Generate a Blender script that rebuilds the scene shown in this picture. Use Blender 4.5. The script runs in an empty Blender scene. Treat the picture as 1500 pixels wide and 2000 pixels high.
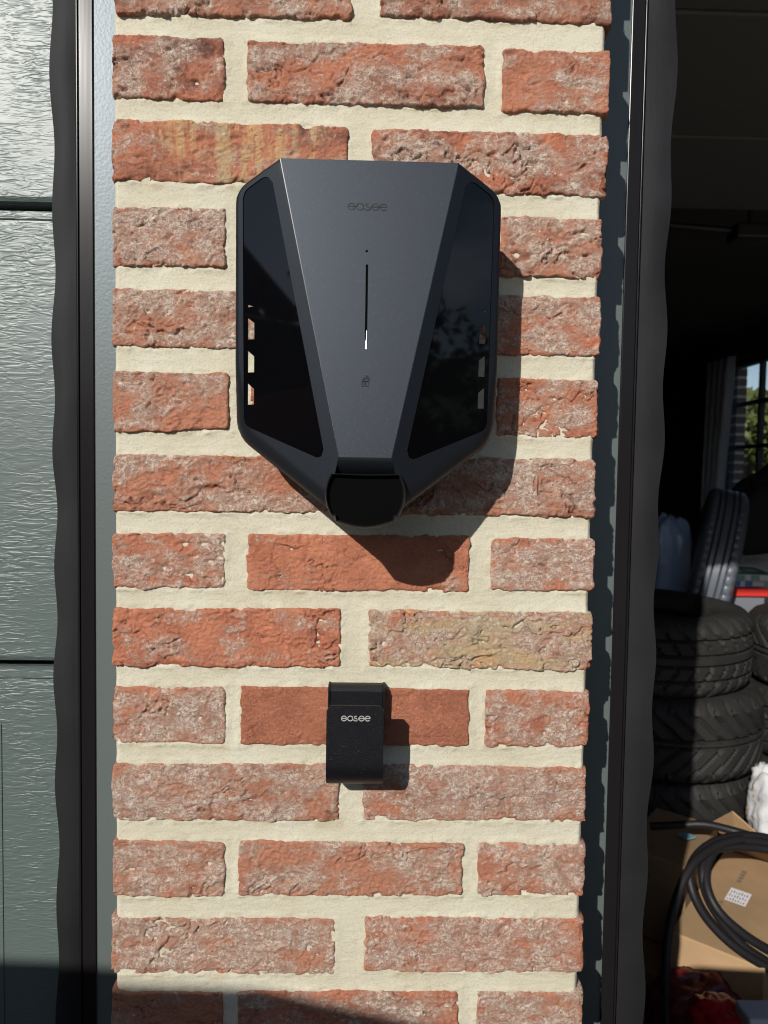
import bpy, bmesh, math, random
import numpy as np
from mathutils import Vector, Matrix
from mathutils.geometry import tessellate_polygon
random.seed(5)
sc = bpy.context.scene
C = sc.collection
R = math.radians

# ------------------------------------------------------------------ camera, light, exposure
CAM = np.array([.2075, -.5865, 1.35]); YAW, PIT, ROL = .02354, -.04826, .01573; FPX = 1400.
def axes():
    f = np.array([math.sin(YAW), math.cos(YAW), 0]); r = np.array([math.cos(YAW), -math.sin(YAW), 0]); u = np.array([0, 0, 1.])
    f, u = f*math.cos(PIT)+u*math.sin(PIT), u*math.cos(PIT)-f*math.sin(PIT)
    r, u = r*math.cos(ROL)+u*math.sin(ROL), u*math.cos(ROL)-r*math.sin(ROL)
    return r, u, f
AR, AU, AF = axes()
cd = bpy.data.cameras.new('camera'); cam = bpy.data.objects.new('camera', cd); C.objects.link(cam)
M3 = Matrix(((AR[0], AU[0], -AF[0]), (AR[1], AU[1], -AF[1]), (AR[2], AU[2], -AF[2])))
cam.matrix_world = Matrix.Translation(Vector(CAM)) @ M3.to_4x4()
cd.sensor_fit = 'HORIZONTAL'; cd.sensor_width = 36; cd.lens = 36*FPX/1500; cd.clip_start = .02; cd.clip_end = 500
cd.dof.use_dof = True; cd.dof.focus_distance = .57; cd.dof.aperture_fstop = 16; sc.cycles.filter_width = 1.05
sc.camera = cam
def at(px, py, y):                     # where the sight line of a measured photo point meets the plane at depth y
    d = AF + AR*(px-750)/FPX + AU*(1000-py)/FPX
    return CAM + d*(y-CAM[1])/d[1]
def atz(px, py, z):
    d = AF + AR*(px-750)/FPX + AU*(1000-py)/FPX
    return CAM + d*(z-CAM[2])/d[2]

SUN = Vector((-.51, -1, .60)).normalized()
w = bpy.data.worlds.new('World'); sc.world = w; w.use_nodes = True
nt = w.node_tree; bg = nt.nodes['Background']
sky = nt.nodes.new('ShaderNodeTexSky'); sky.sky_type = 'NISHITA'; sky.sun_disc = False
sky.sun_elevation = math.asin(SUN.z); sky.sun_rotation = math.atan2(SUN.x, SUN.y) % (2*math.pi)
sky.air_density = 1.0; sky.dust_density = .6; sky.ozone_density = 1.5
tc = nt.nodes.new('ShaderNodeTexCoord'); mp = nt.nodes.new('ShaderNodeMapping'); mp.inputs['Scale'].default_value = (1, 1, 2.4)
nz = nt.nodes.new('ShaderNodeTexNoise'); nz.inputs['Scale'].default_value = 2.3; nz.inputs['Detail'].default_value = 7; nz.inputs['Roughness'].default_value = .55
cr = nt.nodes.new('ShaderNodeValToRGB'); cr.color_ramp.elements[0].position = .52; cr.color_ramp.elements[1].position = .72
mx = nt.nodes.new('ShaderNodeMix'); mx.data_type = 'RGBA'; mx.inputs[7].default_value = (7.5, 7.8, 8.4, 1)
m2 = nt.nodes.new('ShaderNodeMath'); m2.operation = 'MULTIPLY'; m2.inputs[1].default_value = .55
nt.links.new(tc.outputs['Generated'], mp.inputs[0]); nt.links.new(mp.outputs[0], nz.inputs['Vector'])
nt.links.new(nz.outputs['Fac'], cr.inputs[0]); nt.links.new(cr.outputs[0], m2.inputs[0]); nt.links.new(m2.outputs[0], mx.inputs[0])
nt.links.new(sky.outputs[0], mx.inputs[6]); nt.links.new(mx.outputs[2], bg.inputs[0]); bg.inputs[1].default_value = .075
sl = bpy.data.lights.new('sun', 'SUN'); sl.energy = 4.3; sl.angle = R(.53); sl.color = (1, .965, .91)
so = bpy.data.objects.new('sun', sl); C.objects.link(so); so.rotation_euler = SUN.to_track_quat('Z', 'Y').to_euler(); so.location = SUN*20
sc.view_settings.view_transform = 'Standard'; sc.view_settings.look = 'None'; sc.view_settings.exposure = .12; sc.view_settings.gamma = 1
sc.view_settings.use_curve_mapping = False

# ------------------------------------------------------------------ helpers
def tag(o, label=None, cat=None, group=None, kind=None):
    if label: o['label'] = label
    if cat: o['category'] = cat
    if group: o['group'] = group
    if kind: o['kind'] = kind
    return o
def thing(name, label, cat, loc=(0, 0, 0), group=None):
    o = bpy.data.objects.new(name, None); C.objects.link(o); o.location = loc; o.empty_display_size = .05
    return tag(o, label, cat, group)
def link(name, me, mat, parent=None):
    o = bpy.data.objects.new(name, me); C.objects.link(o)
    if mat and not me.materials: me.materials.append(mat)
    if parent:
        o.parent = parent; p = parent; off = Vector(p.location)
        while p.parent: p = p.parent; off += Vector(p.location)
        o.location = -off if parent.parent is None else (0, 0, 0)
    return o
def mesh(name, V, F, mat, parent=None, smooth=False, autos=None):
    me = bpy.data.meshes.new(name)
    me.from_pydata([tuple(v) for v in V], [], F); me.update()
    if smooth:
        me.polygons.foreach_set('use_smooth', [True]*len(me.polygons))
        if autos: me.set_sharp_from_angle(angle=R(autos))
    return link(name, me, mat, parent)
class MB:
    def __init__(s): s.v = []; s.f = []
    def add(s, V, F):
        n = len(s.v); s.v += [tuple(map(float, v)) for v in V]; s.f += [tuple(int(i)+n for i in f) for f in F]; return s
    def box(s, a, b, bev=0):
        x0, y0, z0 = a; x1, y1, z1 = b
        if bev:
            bm = bmesh.new(); bmesh.ops.create_cube(bm, size=1)
            for v in bm.verts: v.co = Vector(((x0+x1)/2+v.co.x*(x1-x0), (y0+y1)/2+v.co.y*(y1-y0), (z0+z1)/2+v.co.z*(z1-z0)))
            bmesh.ops.bevel(bm, geom=bm.edges[:], offset=bev, segments=2, affect='EDGES', profile=.5)
            bm.verts.index_update(); s.add([v.co[:] for v in bm.verts], [[v.index for v in f.verts] for f in bm.faces]); bm.free(); return s
        V = [(x0, y0, z0), (x1, y0, z0), (x1, y1, z0), (x0, y1, z0), (x0, y0, z1), (x1, y0, z1), (x1, y1, z1), (x0, y1, z1)]
        return s.add(V, [(0, 3, 2, 1), (4, 5, 6, 7), (0, 1, 5, 4), (1, 2, 6, 5), (2, 3, 7, 6), (3, 0, 4, 7)])
    def tube(s, path, r, n=10, closed=False):
        P = [Vector(p) for p in path]; N = len(P); up = Vector((0, 0, 1)); V = []
        t0 = (P[1]-P[0]).normalized(); nrm = t0.orthogonal().normalized()
        for i, p in enumerate(P):
            t = ((P[(i+1) % N] if (closed or i < N-1) else P[i]) - (P[i-1] if (closed or i) else P[i])).normalized()
            nrm = (nrm - t*nrm.dot(t)).normalized(); b = t.cross(nrm); rr = r[i] if hasattr(r, '__len__') else r
            for k in range(n):
                a = 2*math.pi*k/n; V.append(p+nrm*(math.cos(a)*rr)+b*(math.sin(a)*rr))
        F = [(i*n+k, i*n+(k+1) % n, (i+1) % N*n+(k+1) % n, (i+1) % N*n+k) for i in range(N if closed else N-1) for k in range(n)]
        if not closed: F += [tuple(range(n))[::-1], tuple((N-1)*n+k for k in range(n))]
        return s.add(V, F)
    def prism(s, poly, y0, y1, sc1=1.0):       # x,z outline pushed from y0 to y1
        n = len(poly); cx = sum(p[0] for p in poly)/n; cz = sum(p[1] for p in poly)/n
        V = [(p[0], y0, p[1]) for p in poly]+[(cx+(p[0]-cx)*sc1, y1, cz+(p[1]-cz)*sc1) for p in poly]
        return s.add(V, [tuple(range(n)), tuple(range(2*n-1, n-1, -1))]+[(i, i+n, (i+1) % n+n, (i+1) % n) for i in range(n)])
    def build(s, name, mat, parent=None, smooth=False, autos=35):
        return mesh(name, s.v, s.f, mat, parent, smooth, autos if smooth else None)
def smoothpath(P, n=10, closed=False):          # Catmull-Rom
    P = [Vector(p) for p in P]; N = len(P); o = []
    for i in range(N if closed else N-1):
        g = lambda k: P[k % N] if closed else P[min(max(k, 0), N-1)]
        a, b, c, d = g(i-1), g(i), g(i+1), g(i+2)
        for j in range(n):
            t = j/n; o.append(.5*((2*b)+(c-a)*t+(2*a-5*b+4*c-d)*t*t+(3*b-a-3*c+d)*t**3))
    if not closed: o.append(P[-1])
    return o
# vectorised gradient noise
_rs = np.random.RandomState(11); _p = _rs.permutation(512); _p = np.concatenate([_p, _p, _p, _p]); _g = _rs.normal(size=(512, 3)); _g /= np.linalg.norm(_g, axis=1)[:, None]
def pn(x, y, z=0.0):
    x, y, z = np.broadcast_arrays(np.asarray(x, float)+300, np.asarray(y, float)+300, np.asarray(z, float)+300)
    xi, yi, zi = np.floor(x).astype(int), np.floor(y).astype(int), np.floor(z).astype(int)
    fx, fy, fz = x-xi, y-yi, z-zi; s = lambda t: t*t*t*(t*(t*6-15)+10)
    u, v, w_ = s(fx), s(fy), s(fz); r = 0
    for a in (0, 1):
        for b in (0, 1):
            for c in (0, 1):
                h = _p[(_p[(_p[(xi+a) & 511]+yi+b) & 511]+zi+c) & 511]; g = _g[h & 511]
                d = g[..., 0]*(fx-a)+g[..., 1]*(fy-b)+g[..., 2]*(fz-c)
                r = r+d*(u if a else 1-u)*(v if b else 1-v)*(w_ if c else 1-w_)
    return r*1.6
def fbm(x, y, z=0., o=4, g=.5):
    r = 0; a = 1
    for i in range(o): r = r+a*pn(x*2**i, y*2**i, z+7.3*i); a *= g
    return r
def ridge(x, y, z=0., o=3):
    r = 0; a = 1
    for i in range(o): r = r+a*(1-2.2*np.abs(pn(x*2**i, y*2**i, z+3.1*i))); a *= .5
    return r/1.75
def sst(a, b, x): t = np.clip((x-a)/(b-a), 0, 1); return t*t*(3-2*t)

# ------------------------------------------------------------------ materials
def mat(name, col=(.5, .5, .5), rough=.5, metal=0, spec=.5, bump=None, var=None, **kw):
    m = bpy.data.materials.new(name); m.use_nodes = True; t = m.node_tree; b = t.nodes['Principled BSDF']
    b.inputs['Base Color'].default_value = (*col, 1); b.inputs['Roughness'].default_value = rough; b.inputs['Metallic'].default_value = metal
    b.inputs['Specular IOR Level'].default_value = spec
    if name.startswith(('matte_b', 'satin_b', 'grey_green')): b.inputs['Specular Tint'].default_value = (.78, .88, 1, 1)
    for k, v in kw.items(): b.inputs[k].default_value = v
    tcn = t.nodes.new('ShaderNodeTexCoord')
    if var:                               # (scale, amount, detail): colour unevenness
        n = t.nodes.new('ShaderNodeTexNoise'); n.inputs['Scale'].default_value = var[0]; n.inputs['Detail'].default_value = 5
        t.links.new(tcn.outputs['Object'], n.inputs['Vector'])
        r = t.nodes.new('ShaderNodeMapRange'); r.inputs['From Min'].default_value = .3; r.inputs['From Max'].default_value = .7
        r.inputs['To Min'].default_value = 1-var[1]; r.inputs['To Max'].default_value = 1+var[1]; t.links.new(n.outputs['Fac'], r.inputs[0])
        mm = t.nodes.new('ShaderNodeVectorMath'); mm.operation = 'SCALE'; mm.inputs[0].default_value = col; t.links.new(r.outputs[0], mm.inputs['Scale'])
        t.links.new(mm.outputs[0], b.inputs['Base Color'])
    if bump:                              # (scale, distance, detail, stretch)
        n = t.nodes.new('ShaderNodeTexNoise'); n.inputs['Scale'].default_value = bump[0]; n.inputs['Detail'].default_value = bump[2] if len(bump) > 2 else 3
        mpn = t.nodes.new('ShaderNodeMapping'); mpn.inputs['Scale'].default_value = bump[3] if len(bump) > 3 else (1, 1, 1)
        t.links.new(tcn.outputs['Object'], mpn.inputs[0]); t.links.new(mpn.outputs[0], n.inputs['Vector'])
        bp = t.nodes.new('ShaderNodeBump'); bp.inputs['Distance'].default_value = bump[1]; bp.inputs['Strength'].default_value = 1
        t.links.new(n.outputs['Fac'], bp.inputs['Height']); t.links.new(bp.outputs[0], b.inputs['Normal'])
    return m
def nodes(m): return m.node_tree, m.node_tree.nodes['Principled BSDF']

def brick_material():
    m = mat('fired_brick', rough=.85, spec=.3); t, b = nodes(m); N = t.nodes.new; L = t.links.new
    at1 = N('ShaderNodeAttribute'); at1.attribute_name = 'eff'          # where salts bloomed on this brick
    at2 = N('ShaderNodeAttribute'); at2.attribute_name = 'tone'         # fired darker / lighter clay, plus creases painted darker as shade
    at3 = N('ShaderNodeAttribute'); at3.attribute_name = 'sand'         # yellow sanding
    tcn = N('ShaderNodeTexCoord')
    def noise(s, d=4, r=.6, dist=0):
        n = N('ShaderNodeTexNoise'); n.inputs['Scale'].default_value = s; n.inputs['Detail'].default_value = d; n.inputs['Roughness'].default_value = r
        n.inputs['Distortion'].default_value = dist; L(tcn.outputs['Object'], n.inputs['Vector']); return n.outputs['Fac']
    def mth(op, a, b_, c=None):
        n = N('ShaderNodeMath'); n.operation = op; n.use_clamp = False
        for i, v in enumerate((a, b_)):
            if isinstance(v, (int, float)): n.inputs[i].default_value = v
            else: L(v, n.inputs[i])
        return n.outputs[0]
    def ramp(x, a, b_):
        n = N('ShaderNodeMapRange'); n.interpolation_type = 'SMOOTHSTEP'; n.inputs['From Min'].default_value = a; n.inputs['From Max'].default_value = b_; L(x, n.inputs[0]); return n.outputs[0]
    def mix(f, a, b_):
        n = N('ShaderNodeMix'); n.data_type = 'RGBA'
        if isinstance(f, float): n.inputs[0].default_value = f
        else: L(f, n.inputs[0])
        for i, v in ((6, a), (7, b_)):
            if isinstance(v, tuple): n.inputs[i].default_value = (*v, 1)
            else: L(v, n.inputs[i])
        return n.outputs[2]
    oi = N('ShaderNodeObjectInfo')
    clay = mix(ramp(noise(38, 5), .35, .68), (.62, .235, .13), (.47, .165, .092))
    clay = mix(mth('MULTIPLY', oi.outputs['Random'], .7), clay, (.50, .235, .145))
    clay = mix(mth('MULTIPLY', ramp(noise(520, 5, .75), .42, .66), .22), clay, (.19, .075, .055))
    clay = mix(mth('MULTIPLY', ramp(noise(330, 7, .74), .40, .28), .6), clay, (.10, .045, .035))  # fine crevices darkened in the colour, as shade would
    clay = mix(ramp(at2.outputs['Fac'], 0, 1), clay, (.115, .045, .036))
    fine = noise(330, 7, .74, .5)
    wash = ramp(mth('ADD', at1.outputs['Fac'], mth('MULTIPLY', mth('SUBTRACT', noise(160, 6, .7, .4), .5), 1.1)), .22, .70)
    col = mix(mth('MULTIPLY', wash, .52), clay, mix(ramp(noise(75, 3), .3, .7), (.46, .29, .215), (.53, .38, .295)))
    # cream squiggles of salt lying on the folds
    wv = N('ShaderNodeVectorMath'); wv.operation = 'SCALE'; nv_ = N('ShaderNodeTexNoise'); nv_.inputs['Scale'].default_value = 150; nv_.inputs['Detail'].default_value = 3
    L(tcn.outputs['Object'], nv_.inputs['Vector']); L(nv_.outputs['Color'], wv.inputs[0]); wv.inputs['Scale'].default_value = .012
    av = N('ShaderNodeVectorMath'); av.operation = 'ADD'; L(tcn.outputs['Object'], av.inputs[0]); L(wv.outputs[0], av.inputs[1])
    ms = N('ShaderNodeMapping'); ms.inputs['Scale'].default_value = (.7, 1, 1.35); L(av.outputs[0], ms.inputs[0])
    sq = N('ShaderNodeTexNoise'); sq.inputs['Scale'].default_value = 165; sq.inputs['Detail'].default_value = 6; sq.inputs['Roughness'].default_value = .62; L(ms.outputs[0], sq.inputs['Vector'])
    ab = mth('ABSOLUTE', mth('SUBTRACT', sq.outputs['Fac'], .5), 0)
    sq2 = N('ShaderNodeTexNoise'); sq2.inputs['Scale'].default_value = 360; sq2.inputs['Detail'].default_value = 4; sq2.inputs['Roughness'].default_value = .65; L(ms.outputs[0], sq2.inputs['Vector'])
    ab2 = mth('ABSOLUTE', mth('SUBTRACT', sq2.outputs['Fac'], .5), 0)
    squig = mth('MAXIMUM', ramp(ab, .060, .012), mth('MULTIPLY', ramp(ab2, .060, .010), .9))
    e2 = mth('MULTIPLY', mth('MULTIPLY', squig, ramp(noise(70, 3), .32, .54)), ramp(mth('ADD', at1.outputs['Fac'], mth('MULTIPLY', mth('SUBTRACT', fine, .5), 1.6)), .30, .78))
    col = mix(mth('MULTIPLY', e2, .9), col, mix(ramp(noise(120, 3), .3, .7), (.70, .58, .49), (.80, .70, .57)))
    s = ramp(mth('ADD', at3.outputs['Fac'], mth('MULTIPLY', mth('SUBTRACT', noise(260, 5, .65), .5), 1.3)), .35, .9)
    col = mix(mth('MULTIPLY', s, .75), col, mix(at1.outputs['Fac'], (.62, .38, .18), (.58, .49, .30)))
    # grains and dark specks
    v = N('ShaderNodeTexVoronoi'); v.inputs['Scale'].default_value = 240; L(tcn.outputs['Object'], v.inputs['Vector'])
    col = mix(mth('MULTIPLY', ramp(v.outputs['Distance'], .16, .06), ramp(noise(90, 2), .52, .6)), col, (.09, .05, .045))
    v2 = N('ShaderNodeTexVoronoi'); v2.inputs['Scale'].default_value = 330; L(tcn.outputs['Object'], v2.inputs['Vector'])
    col = mix(mth('MULTIPLY', ramp(v2.outputs['Distance'], .14, .05), ramp(noise(60, 2), .5, .6)), col, (.66, .58, .48))
    L(col, b.inputs['Base Color'])
    h = mth('ADD', mth('ADD', mth('MULTIPLY', fine, 1.1), mth('MULTIPLY', noise(1500, 3, .6), .2)), mth('MULTIPLY', mth('MULTIPLY', squig, at1.outputs['Fac']), .22))
    bp = N('ShaderNodeBump'); bp.inputs['Distance'].default_value = .0017; bp.inputs['Strength'].default_value = 1
    bp.inputs['Distance'].default_value = .0026; L(h, bp.inputs['Height']); L(bp.outputs[0], b.inputs['Normal'])
    return m
def mortar_material():
    m = mat('lime_mortar', rough=.92, spec=.2); t, b = nodes(m); N = t.nodes.new; L = t.links.new
    tcn = N('ShaderNodeTexCoord')
    def noise(s, d=4, r=.6, st=(1, 1, 1)):
        mpn = N('ShaderNodeMapping'); mpn.inputs['Scale'].default_value = st; L(tcn.outputs['Object'], mpn.inputs[0])
        n = N('ShaderNodeTexNoise'); n.inputs['Scale'].default_value = s; n.inputs['Detail'].default_value = d; n.inputs['Roughness'].default_value = r; L(mpn.outputs[0], n.inputs['Vector']); return n.outputs['Fac']
    def ramp(x, c0, p0, c1, p1):
        n = N('ShaderNodeValToRGB'); n.color_ramp.elements[0].position = p0; n.color_ramp.elements[0].color = (*c0, 1)
        n.color_ramp.elements[1].position = p1; n.color_ramp.elements[1].color = (*c1, 1); L(x, n.inputs[0]); return n.outputs[0]
    a = ramp(noise(14, 4), (.505, .462, .345), .32, (.575, .540, .425), .66)
    g = ramp(noise(700, 3), (.80, .79, .77), .3, (1.05, 1.05, 1.05), .5)
    mm = N('ShaderNodeMix'); mm.data_type = 'RGBA'; mm.blend_type = 'MULTIPLY'; mm.inputs[0].default_value = .75; L(a, mm.inputs[6]); L(g, mm.inputs[7])
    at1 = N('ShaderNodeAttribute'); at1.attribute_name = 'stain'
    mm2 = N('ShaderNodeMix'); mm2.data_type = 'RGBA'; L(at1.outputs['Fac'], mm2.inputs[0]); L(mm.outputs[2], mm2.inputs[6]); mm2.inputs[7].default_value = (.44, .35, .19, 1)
    L(mm2.outputs[2], b.inputs['Base Color'])
    bp = N('ShaderNodeBump'); bp.inputs['Distance'].default_value = .00065; bp.inputs['Strength'].default_value = 1
    add = N('ShaderNodeMath'); add.operation = 'ADD'; L(noise(650, 4, .7), add.inputs[0]); L(noise(150, 2, .5, (.4, 1, 1.3)), add.inputs[1])
    L(add.outputs[0], bp.inputs['Height']); L(bp.outputs[0], b.inputs['Normal'])
    return m
def speckle(name, base, rough, amt, spec=.5, scale=900, sc2=.0004):
    m = mat(name, base, rough, 0, spec, bump=(1400, sc2, 2)); t, b = nodes(m); N = t.nodes.new; L = t.links.new
    tcn = N('ShaderNodeTexCoord'); v = N('ShaderNodeTexVoronoi'); v.inputs['Scale'].default_value = scale; L(tcn.outputs['Object'], v.inputs['Vector'])
    r = N('ShaderNodeMapRange'); r.inputs['From Min'].default_value = .22; r.inputs['From Max'].default_value = .08; L(v.outputs['Distance'], r.inputs[0])
    se = N('ShaderNodeSeparateColor'); L(v.outputs['Color'], se.inputs[0])
    g = N('ShaderNodeMath'); g.operation = 'GREATER_THAN'; g.inputs[1].default_value = .72; L(se.outputs[0], g.inputs[0])
    q = N('ShaderNodeMath'); q.operation = 'MULTIPLY'; L(r.outputs[0], q.inputs[0]); L(g.outputs[0], q.inputs[1])
    mx_ = N('ShaderNodeMix'); mx_.data_type = 'RGBA'; mx_.inputs[6].default_value = (*base, 1); mx_.inputs[7].default_value = (amt, amt, amt*1.05, 1); L(q.outputs[0], mx_.inputs[0]); L(mx_.outputs[2], b.inputs['Base Color'])
    return m
MATB = brick_material(); MATM = mortar_material()
M = dict(
    matte=speckle('matte_black_plastic', (.007, .008, .0105), .44, .02, .34, 900, .00008),
    facet=speckle('satin_black_facet', (.013, .0145, .0185), .47, .16, .50, 1100, .00004),
    edge=mat('polished_black_edge', (.02, .022, .026), .2, 0, .8),
    glass=mat('tinted_black_glass', (.002, .002, .0025), .03, 0, .5),
    void=mat('unlit_black_plastic', (.0015, .0015, .0015), .7, 0, .05),
    ringp=mat('socket_ring_plastic', (.012, .011, .011), .38, 0, .45),
    logo_dark=mat('moulded_logo', (.004, .004, .005), .5, 0, .3),
    logo_light=mat('printed_silver', (.42, .41, .39), .5),
    led=mat('led_light', (.8, .8, .85), .4, **{'Emission Color': (.82, .86, 1, 1), 'Emission Strength': 1.1}),
    holder=speckle('textured_black_steel', (.006, .006, .0075), .40, .13, .20, 800, .0004),
    jamb=mat('grey_green_powder_coat', (.100, .119, .112), .40, 0, .5, bump=(330, .00016, 3)),
    strip=mat('dark_anodised_strip', (.011, .010, .011), .24, .0, .16, bump=(90, .0001, 2, (1, 1, .05))),
    rubber=mat('black_rubber_seal', (.013, .013, .0145), .66, 0, .22, bump=(120, .0004, 4, (1, 1, .15)), var=(14, .25)),
    tyre=mat('dusty_tyre_rubber', (.022, .0205, .019), .7, 0, .3, bump=(160, .0015, 4), var=(9, .35)),
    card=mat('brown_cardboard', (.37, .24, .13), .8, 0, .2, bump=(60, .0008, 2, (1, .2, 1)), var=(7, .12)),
    cardd=mat('shaded_cardboard', (.24, .16, .09), .8, 0, .2, var=(7, .15)),  # darker cardboard copy for the shaded boxes, shade put into the colour
    paper=mat('white_paper', (.75, .74, .76), .6),
    ink=mat('grey_ink', (.20, .15, .10), .8),
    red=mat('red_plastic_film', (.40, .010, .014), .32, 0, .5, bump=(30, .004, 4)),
    redhard=mat('red_hard_plastic', (.62, .04, .03), .35),
    cloth=mat('white_cloth', (.55, .55, .56), .85, 0, .2, bump=(40, .004, 5), var=(12, .1)),
    grey=mat('grey_plastic_crate', (.16, .17, .19), .5),
    blue=mat('blue_tinted_plastic', (.20, .27, .40), .25, 0, .5, bump=(25, .004, 3)),
    cable=mat('black_cable_sheath', (.012, .011, .012), .5, 0, .3, bump=(300, .0003, 2)),
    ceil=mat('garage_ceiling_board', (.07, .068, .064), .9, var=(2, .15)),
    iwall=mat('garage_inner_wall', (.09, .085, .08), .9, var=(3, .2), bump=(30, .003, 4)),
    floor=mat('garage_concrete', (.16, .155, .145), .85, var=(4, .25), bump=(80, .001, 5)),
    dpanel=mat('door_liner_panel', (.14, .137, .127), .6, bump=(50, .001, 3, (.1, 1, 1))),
    curtain=mat('grey_curtain', (.66, .70, .85), .9, 0, .1),
    frame=mat('dark_window_frame', (.03, .032, .035), .5),
    pave=mat('driveway_pavers_colour', (.38, .34, .295), .9, var=(3, .25), bump=(120, .002, 5)),
    grass=mat('grass_colour', (.06, .10, .03), .9, var=(2, .3)),
    leaf=mat('leaf_green', (.085, .105, .030), .6, 0, .3, var=(1.2, .45)),
    leafd=mat('conifer_green', (.03, .055, .022), .7, 0, .3, var=(1.5, .4)),
    bark=mat('bark', (.09, .065, .045), .9, bump=(20, .02, 4)),
    house=mat('house_render', (.30, .13, .085), .9, var=(4, .3)),
    roof=mat('roof_tile_dark', (.06, .055, .055), .8, var=(5, .3)),
    carp=mat('dark_car_paint', (.02, .022, .028), .3, .3, .5, **{'Coat Weight': .6}),
    darkmetal=mat('dull_dark_metal', (.06, .06, .062), .5, .6),
    print_blue=mat('magazine_print', (.12, .22, .50), .4), print_green=mat('magazine_green', (.20, .42, .30), .4),
    teal=mat('teal_card', (.16, .30, .34), .6),
)
M['rag'] = mat('stained_white_rag', (.6, .6, .6), .85, 0, .2, bump=(40, .004, 5))
_t, _b = nodes(M['rag']); _n = _t.nodes.new('ShaderNodeTexNoise'); _n.inputs['Scale'].default_value = 19; _n.inputs['Detail'].default_value = 2
_r = _t.nodes.new('ShaderNodeValToRGB'); _r.color_ramp.elements[0].position = .60; _r.color_ramp.elements[0].color = (.58, .58, .59, 1); _r.color_ramp.elements[1].position = .68; _r.color_ramp.elements[1].color = (.34, .20, .05, 1)
_t.links.new(_t.nodes['Texture Coordinate'].outputs['Object'], _n.inputs['Vector']); _t.links.new(_n.outputs['Fac'], _r.inputs[0]); _t.links.new(_r.outputs[0], _b.inputs['Base Color'])
# clear window pane
mg = mat('window_glass', (1, 1, 1), .0, 0, .5, **{'Transmission Weight': 1, 'IOR': 1.45}); M['pane'] = mg
# embossed woodgrain door skin
def grain_material():
    m = mat('woodgrain_door_skin', (.094, .122, .114), .42, 0, .55); t, b = nodes(m); N = t.nodes.new; L = t.links.new
    tcn = N('ShaderNodeTexCoord')
    def noise(s, st, d=3, r=.5, dist=0):
        mpn = N('ShaderNodeMapping'); mpn.inputs['Scale'].default_value = st; L(tcn.outputs['Object'], mpn.inputs[0])
        n = N('ShaderNodeTexNoise'); n.inputs['Scale'].default_value = s; n.inputs['Detail'].default_value = d; n.inputs['Roughness'].default_value = r; n.inputs['Distortion'].default_value = dist
        L(mpn.outputs[0], n.inputs['Vector']); return n.outputs['Fac']
    a = noise(200, (.20, 1, 1), 2, .5, .5); c = noise(60, (.3, 1, 1), 3, .5, .6)
    sb = N('ShaderNodeMath'); sb.operation = 'SUBTRACT'; sb.inputs[1].default_value = .5; L(a, sb.inputs[0]); ab_ = N('ShaderNodeMath'); ab_.operation = 'ABSOLUTE'; L(sb.outputs[0], ab_.inputs[0])
    rg = N('ShaderNodeMapRange'); rg.interpolation_type = 'SMOOTHSTEP'; rg.inputs['From Min'].default_value = .0; rg.inputs['From Max'].default_value = .16; L(ab_.outputs[0], rg.inputs[0]); a = rg.outputs[0]; e = noise(9, (1, 1, 1), 2)
    mul = N('ShaderNodeMath'); mul.operation = 'MULTIPLY'; L(a, mul.inputs[0])
    rr = N('ShaderNodeMapRange'); rr.inputs['From Min'].default_value = .4; rr.inputs['From Max'].default_value = .62; rr.inputs['To Min'].default_value = .35; rr.inputs['To Max'].default_value = 1.1; L(e, rr.inputs[0]); L(rr.outputs[0], mul.inputs[1])
    ad = N('ShaderNodeMath'); ad.operation = 'ADD'; L(mul.outputs[0], ad.inputs[0]); L(c, ad.inputs[1])
    bp = N('ShaderNodeBump'); bp.inputs['Distance'].default_value = .00032; bp.inputs['Strength'].default_value = 1
    L(ad.outputs[0], bp.inputs['Height']); L(bp.outputs[0], b.inputs['Normal'])
    return m
M['grain'] = grain_material()

# ------------------------------------------------------------------ the setting
def struct(name, mb, m, smooth=False):
    o = mb.build(name, m, None, smooth); o['kind'] = 'structure'; return o
struct('lawn', MB().box((-200, -200, -.6), (200, 200, -.06)), M['grass'])
struct('driveway', MB().box((-9, -14, -.3), (9, .0, -.004)), M['pave'])
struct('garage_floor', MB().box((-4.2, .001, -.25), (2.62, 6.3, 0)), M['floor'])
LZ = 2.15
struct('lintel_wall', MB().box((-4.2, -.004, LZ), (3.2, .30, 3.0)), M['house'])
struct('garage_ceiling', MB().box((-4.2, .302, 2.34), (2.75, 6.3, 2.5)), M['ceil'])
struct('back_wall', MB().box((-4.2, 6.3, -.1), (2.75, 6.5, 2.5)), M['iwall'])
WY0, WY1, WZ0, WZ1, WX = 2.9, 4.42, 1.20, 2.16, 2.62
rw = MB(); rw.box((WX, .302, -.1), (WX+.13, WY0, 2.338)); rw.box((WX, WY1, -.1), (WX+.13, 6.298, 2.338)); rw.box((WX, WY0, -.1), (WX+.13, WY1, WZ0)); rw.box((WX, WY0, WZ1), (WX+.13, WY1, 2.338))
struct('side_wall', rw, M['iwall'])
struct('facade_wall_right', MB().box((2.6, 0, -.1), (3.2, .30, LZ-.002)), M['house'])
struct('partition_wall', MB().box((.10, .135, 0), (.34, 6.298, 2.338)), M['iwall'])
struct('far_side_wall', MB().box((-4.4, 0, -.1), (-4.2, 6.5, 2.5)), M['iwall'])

# ------------------------------------------------------------------ brick pillar
PW = .396
pillar = thing('brick_pillar', 'red brick pillar with cream mortar between the two garage doors', 'brick pillar', (.198, 0, 0))
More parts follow.
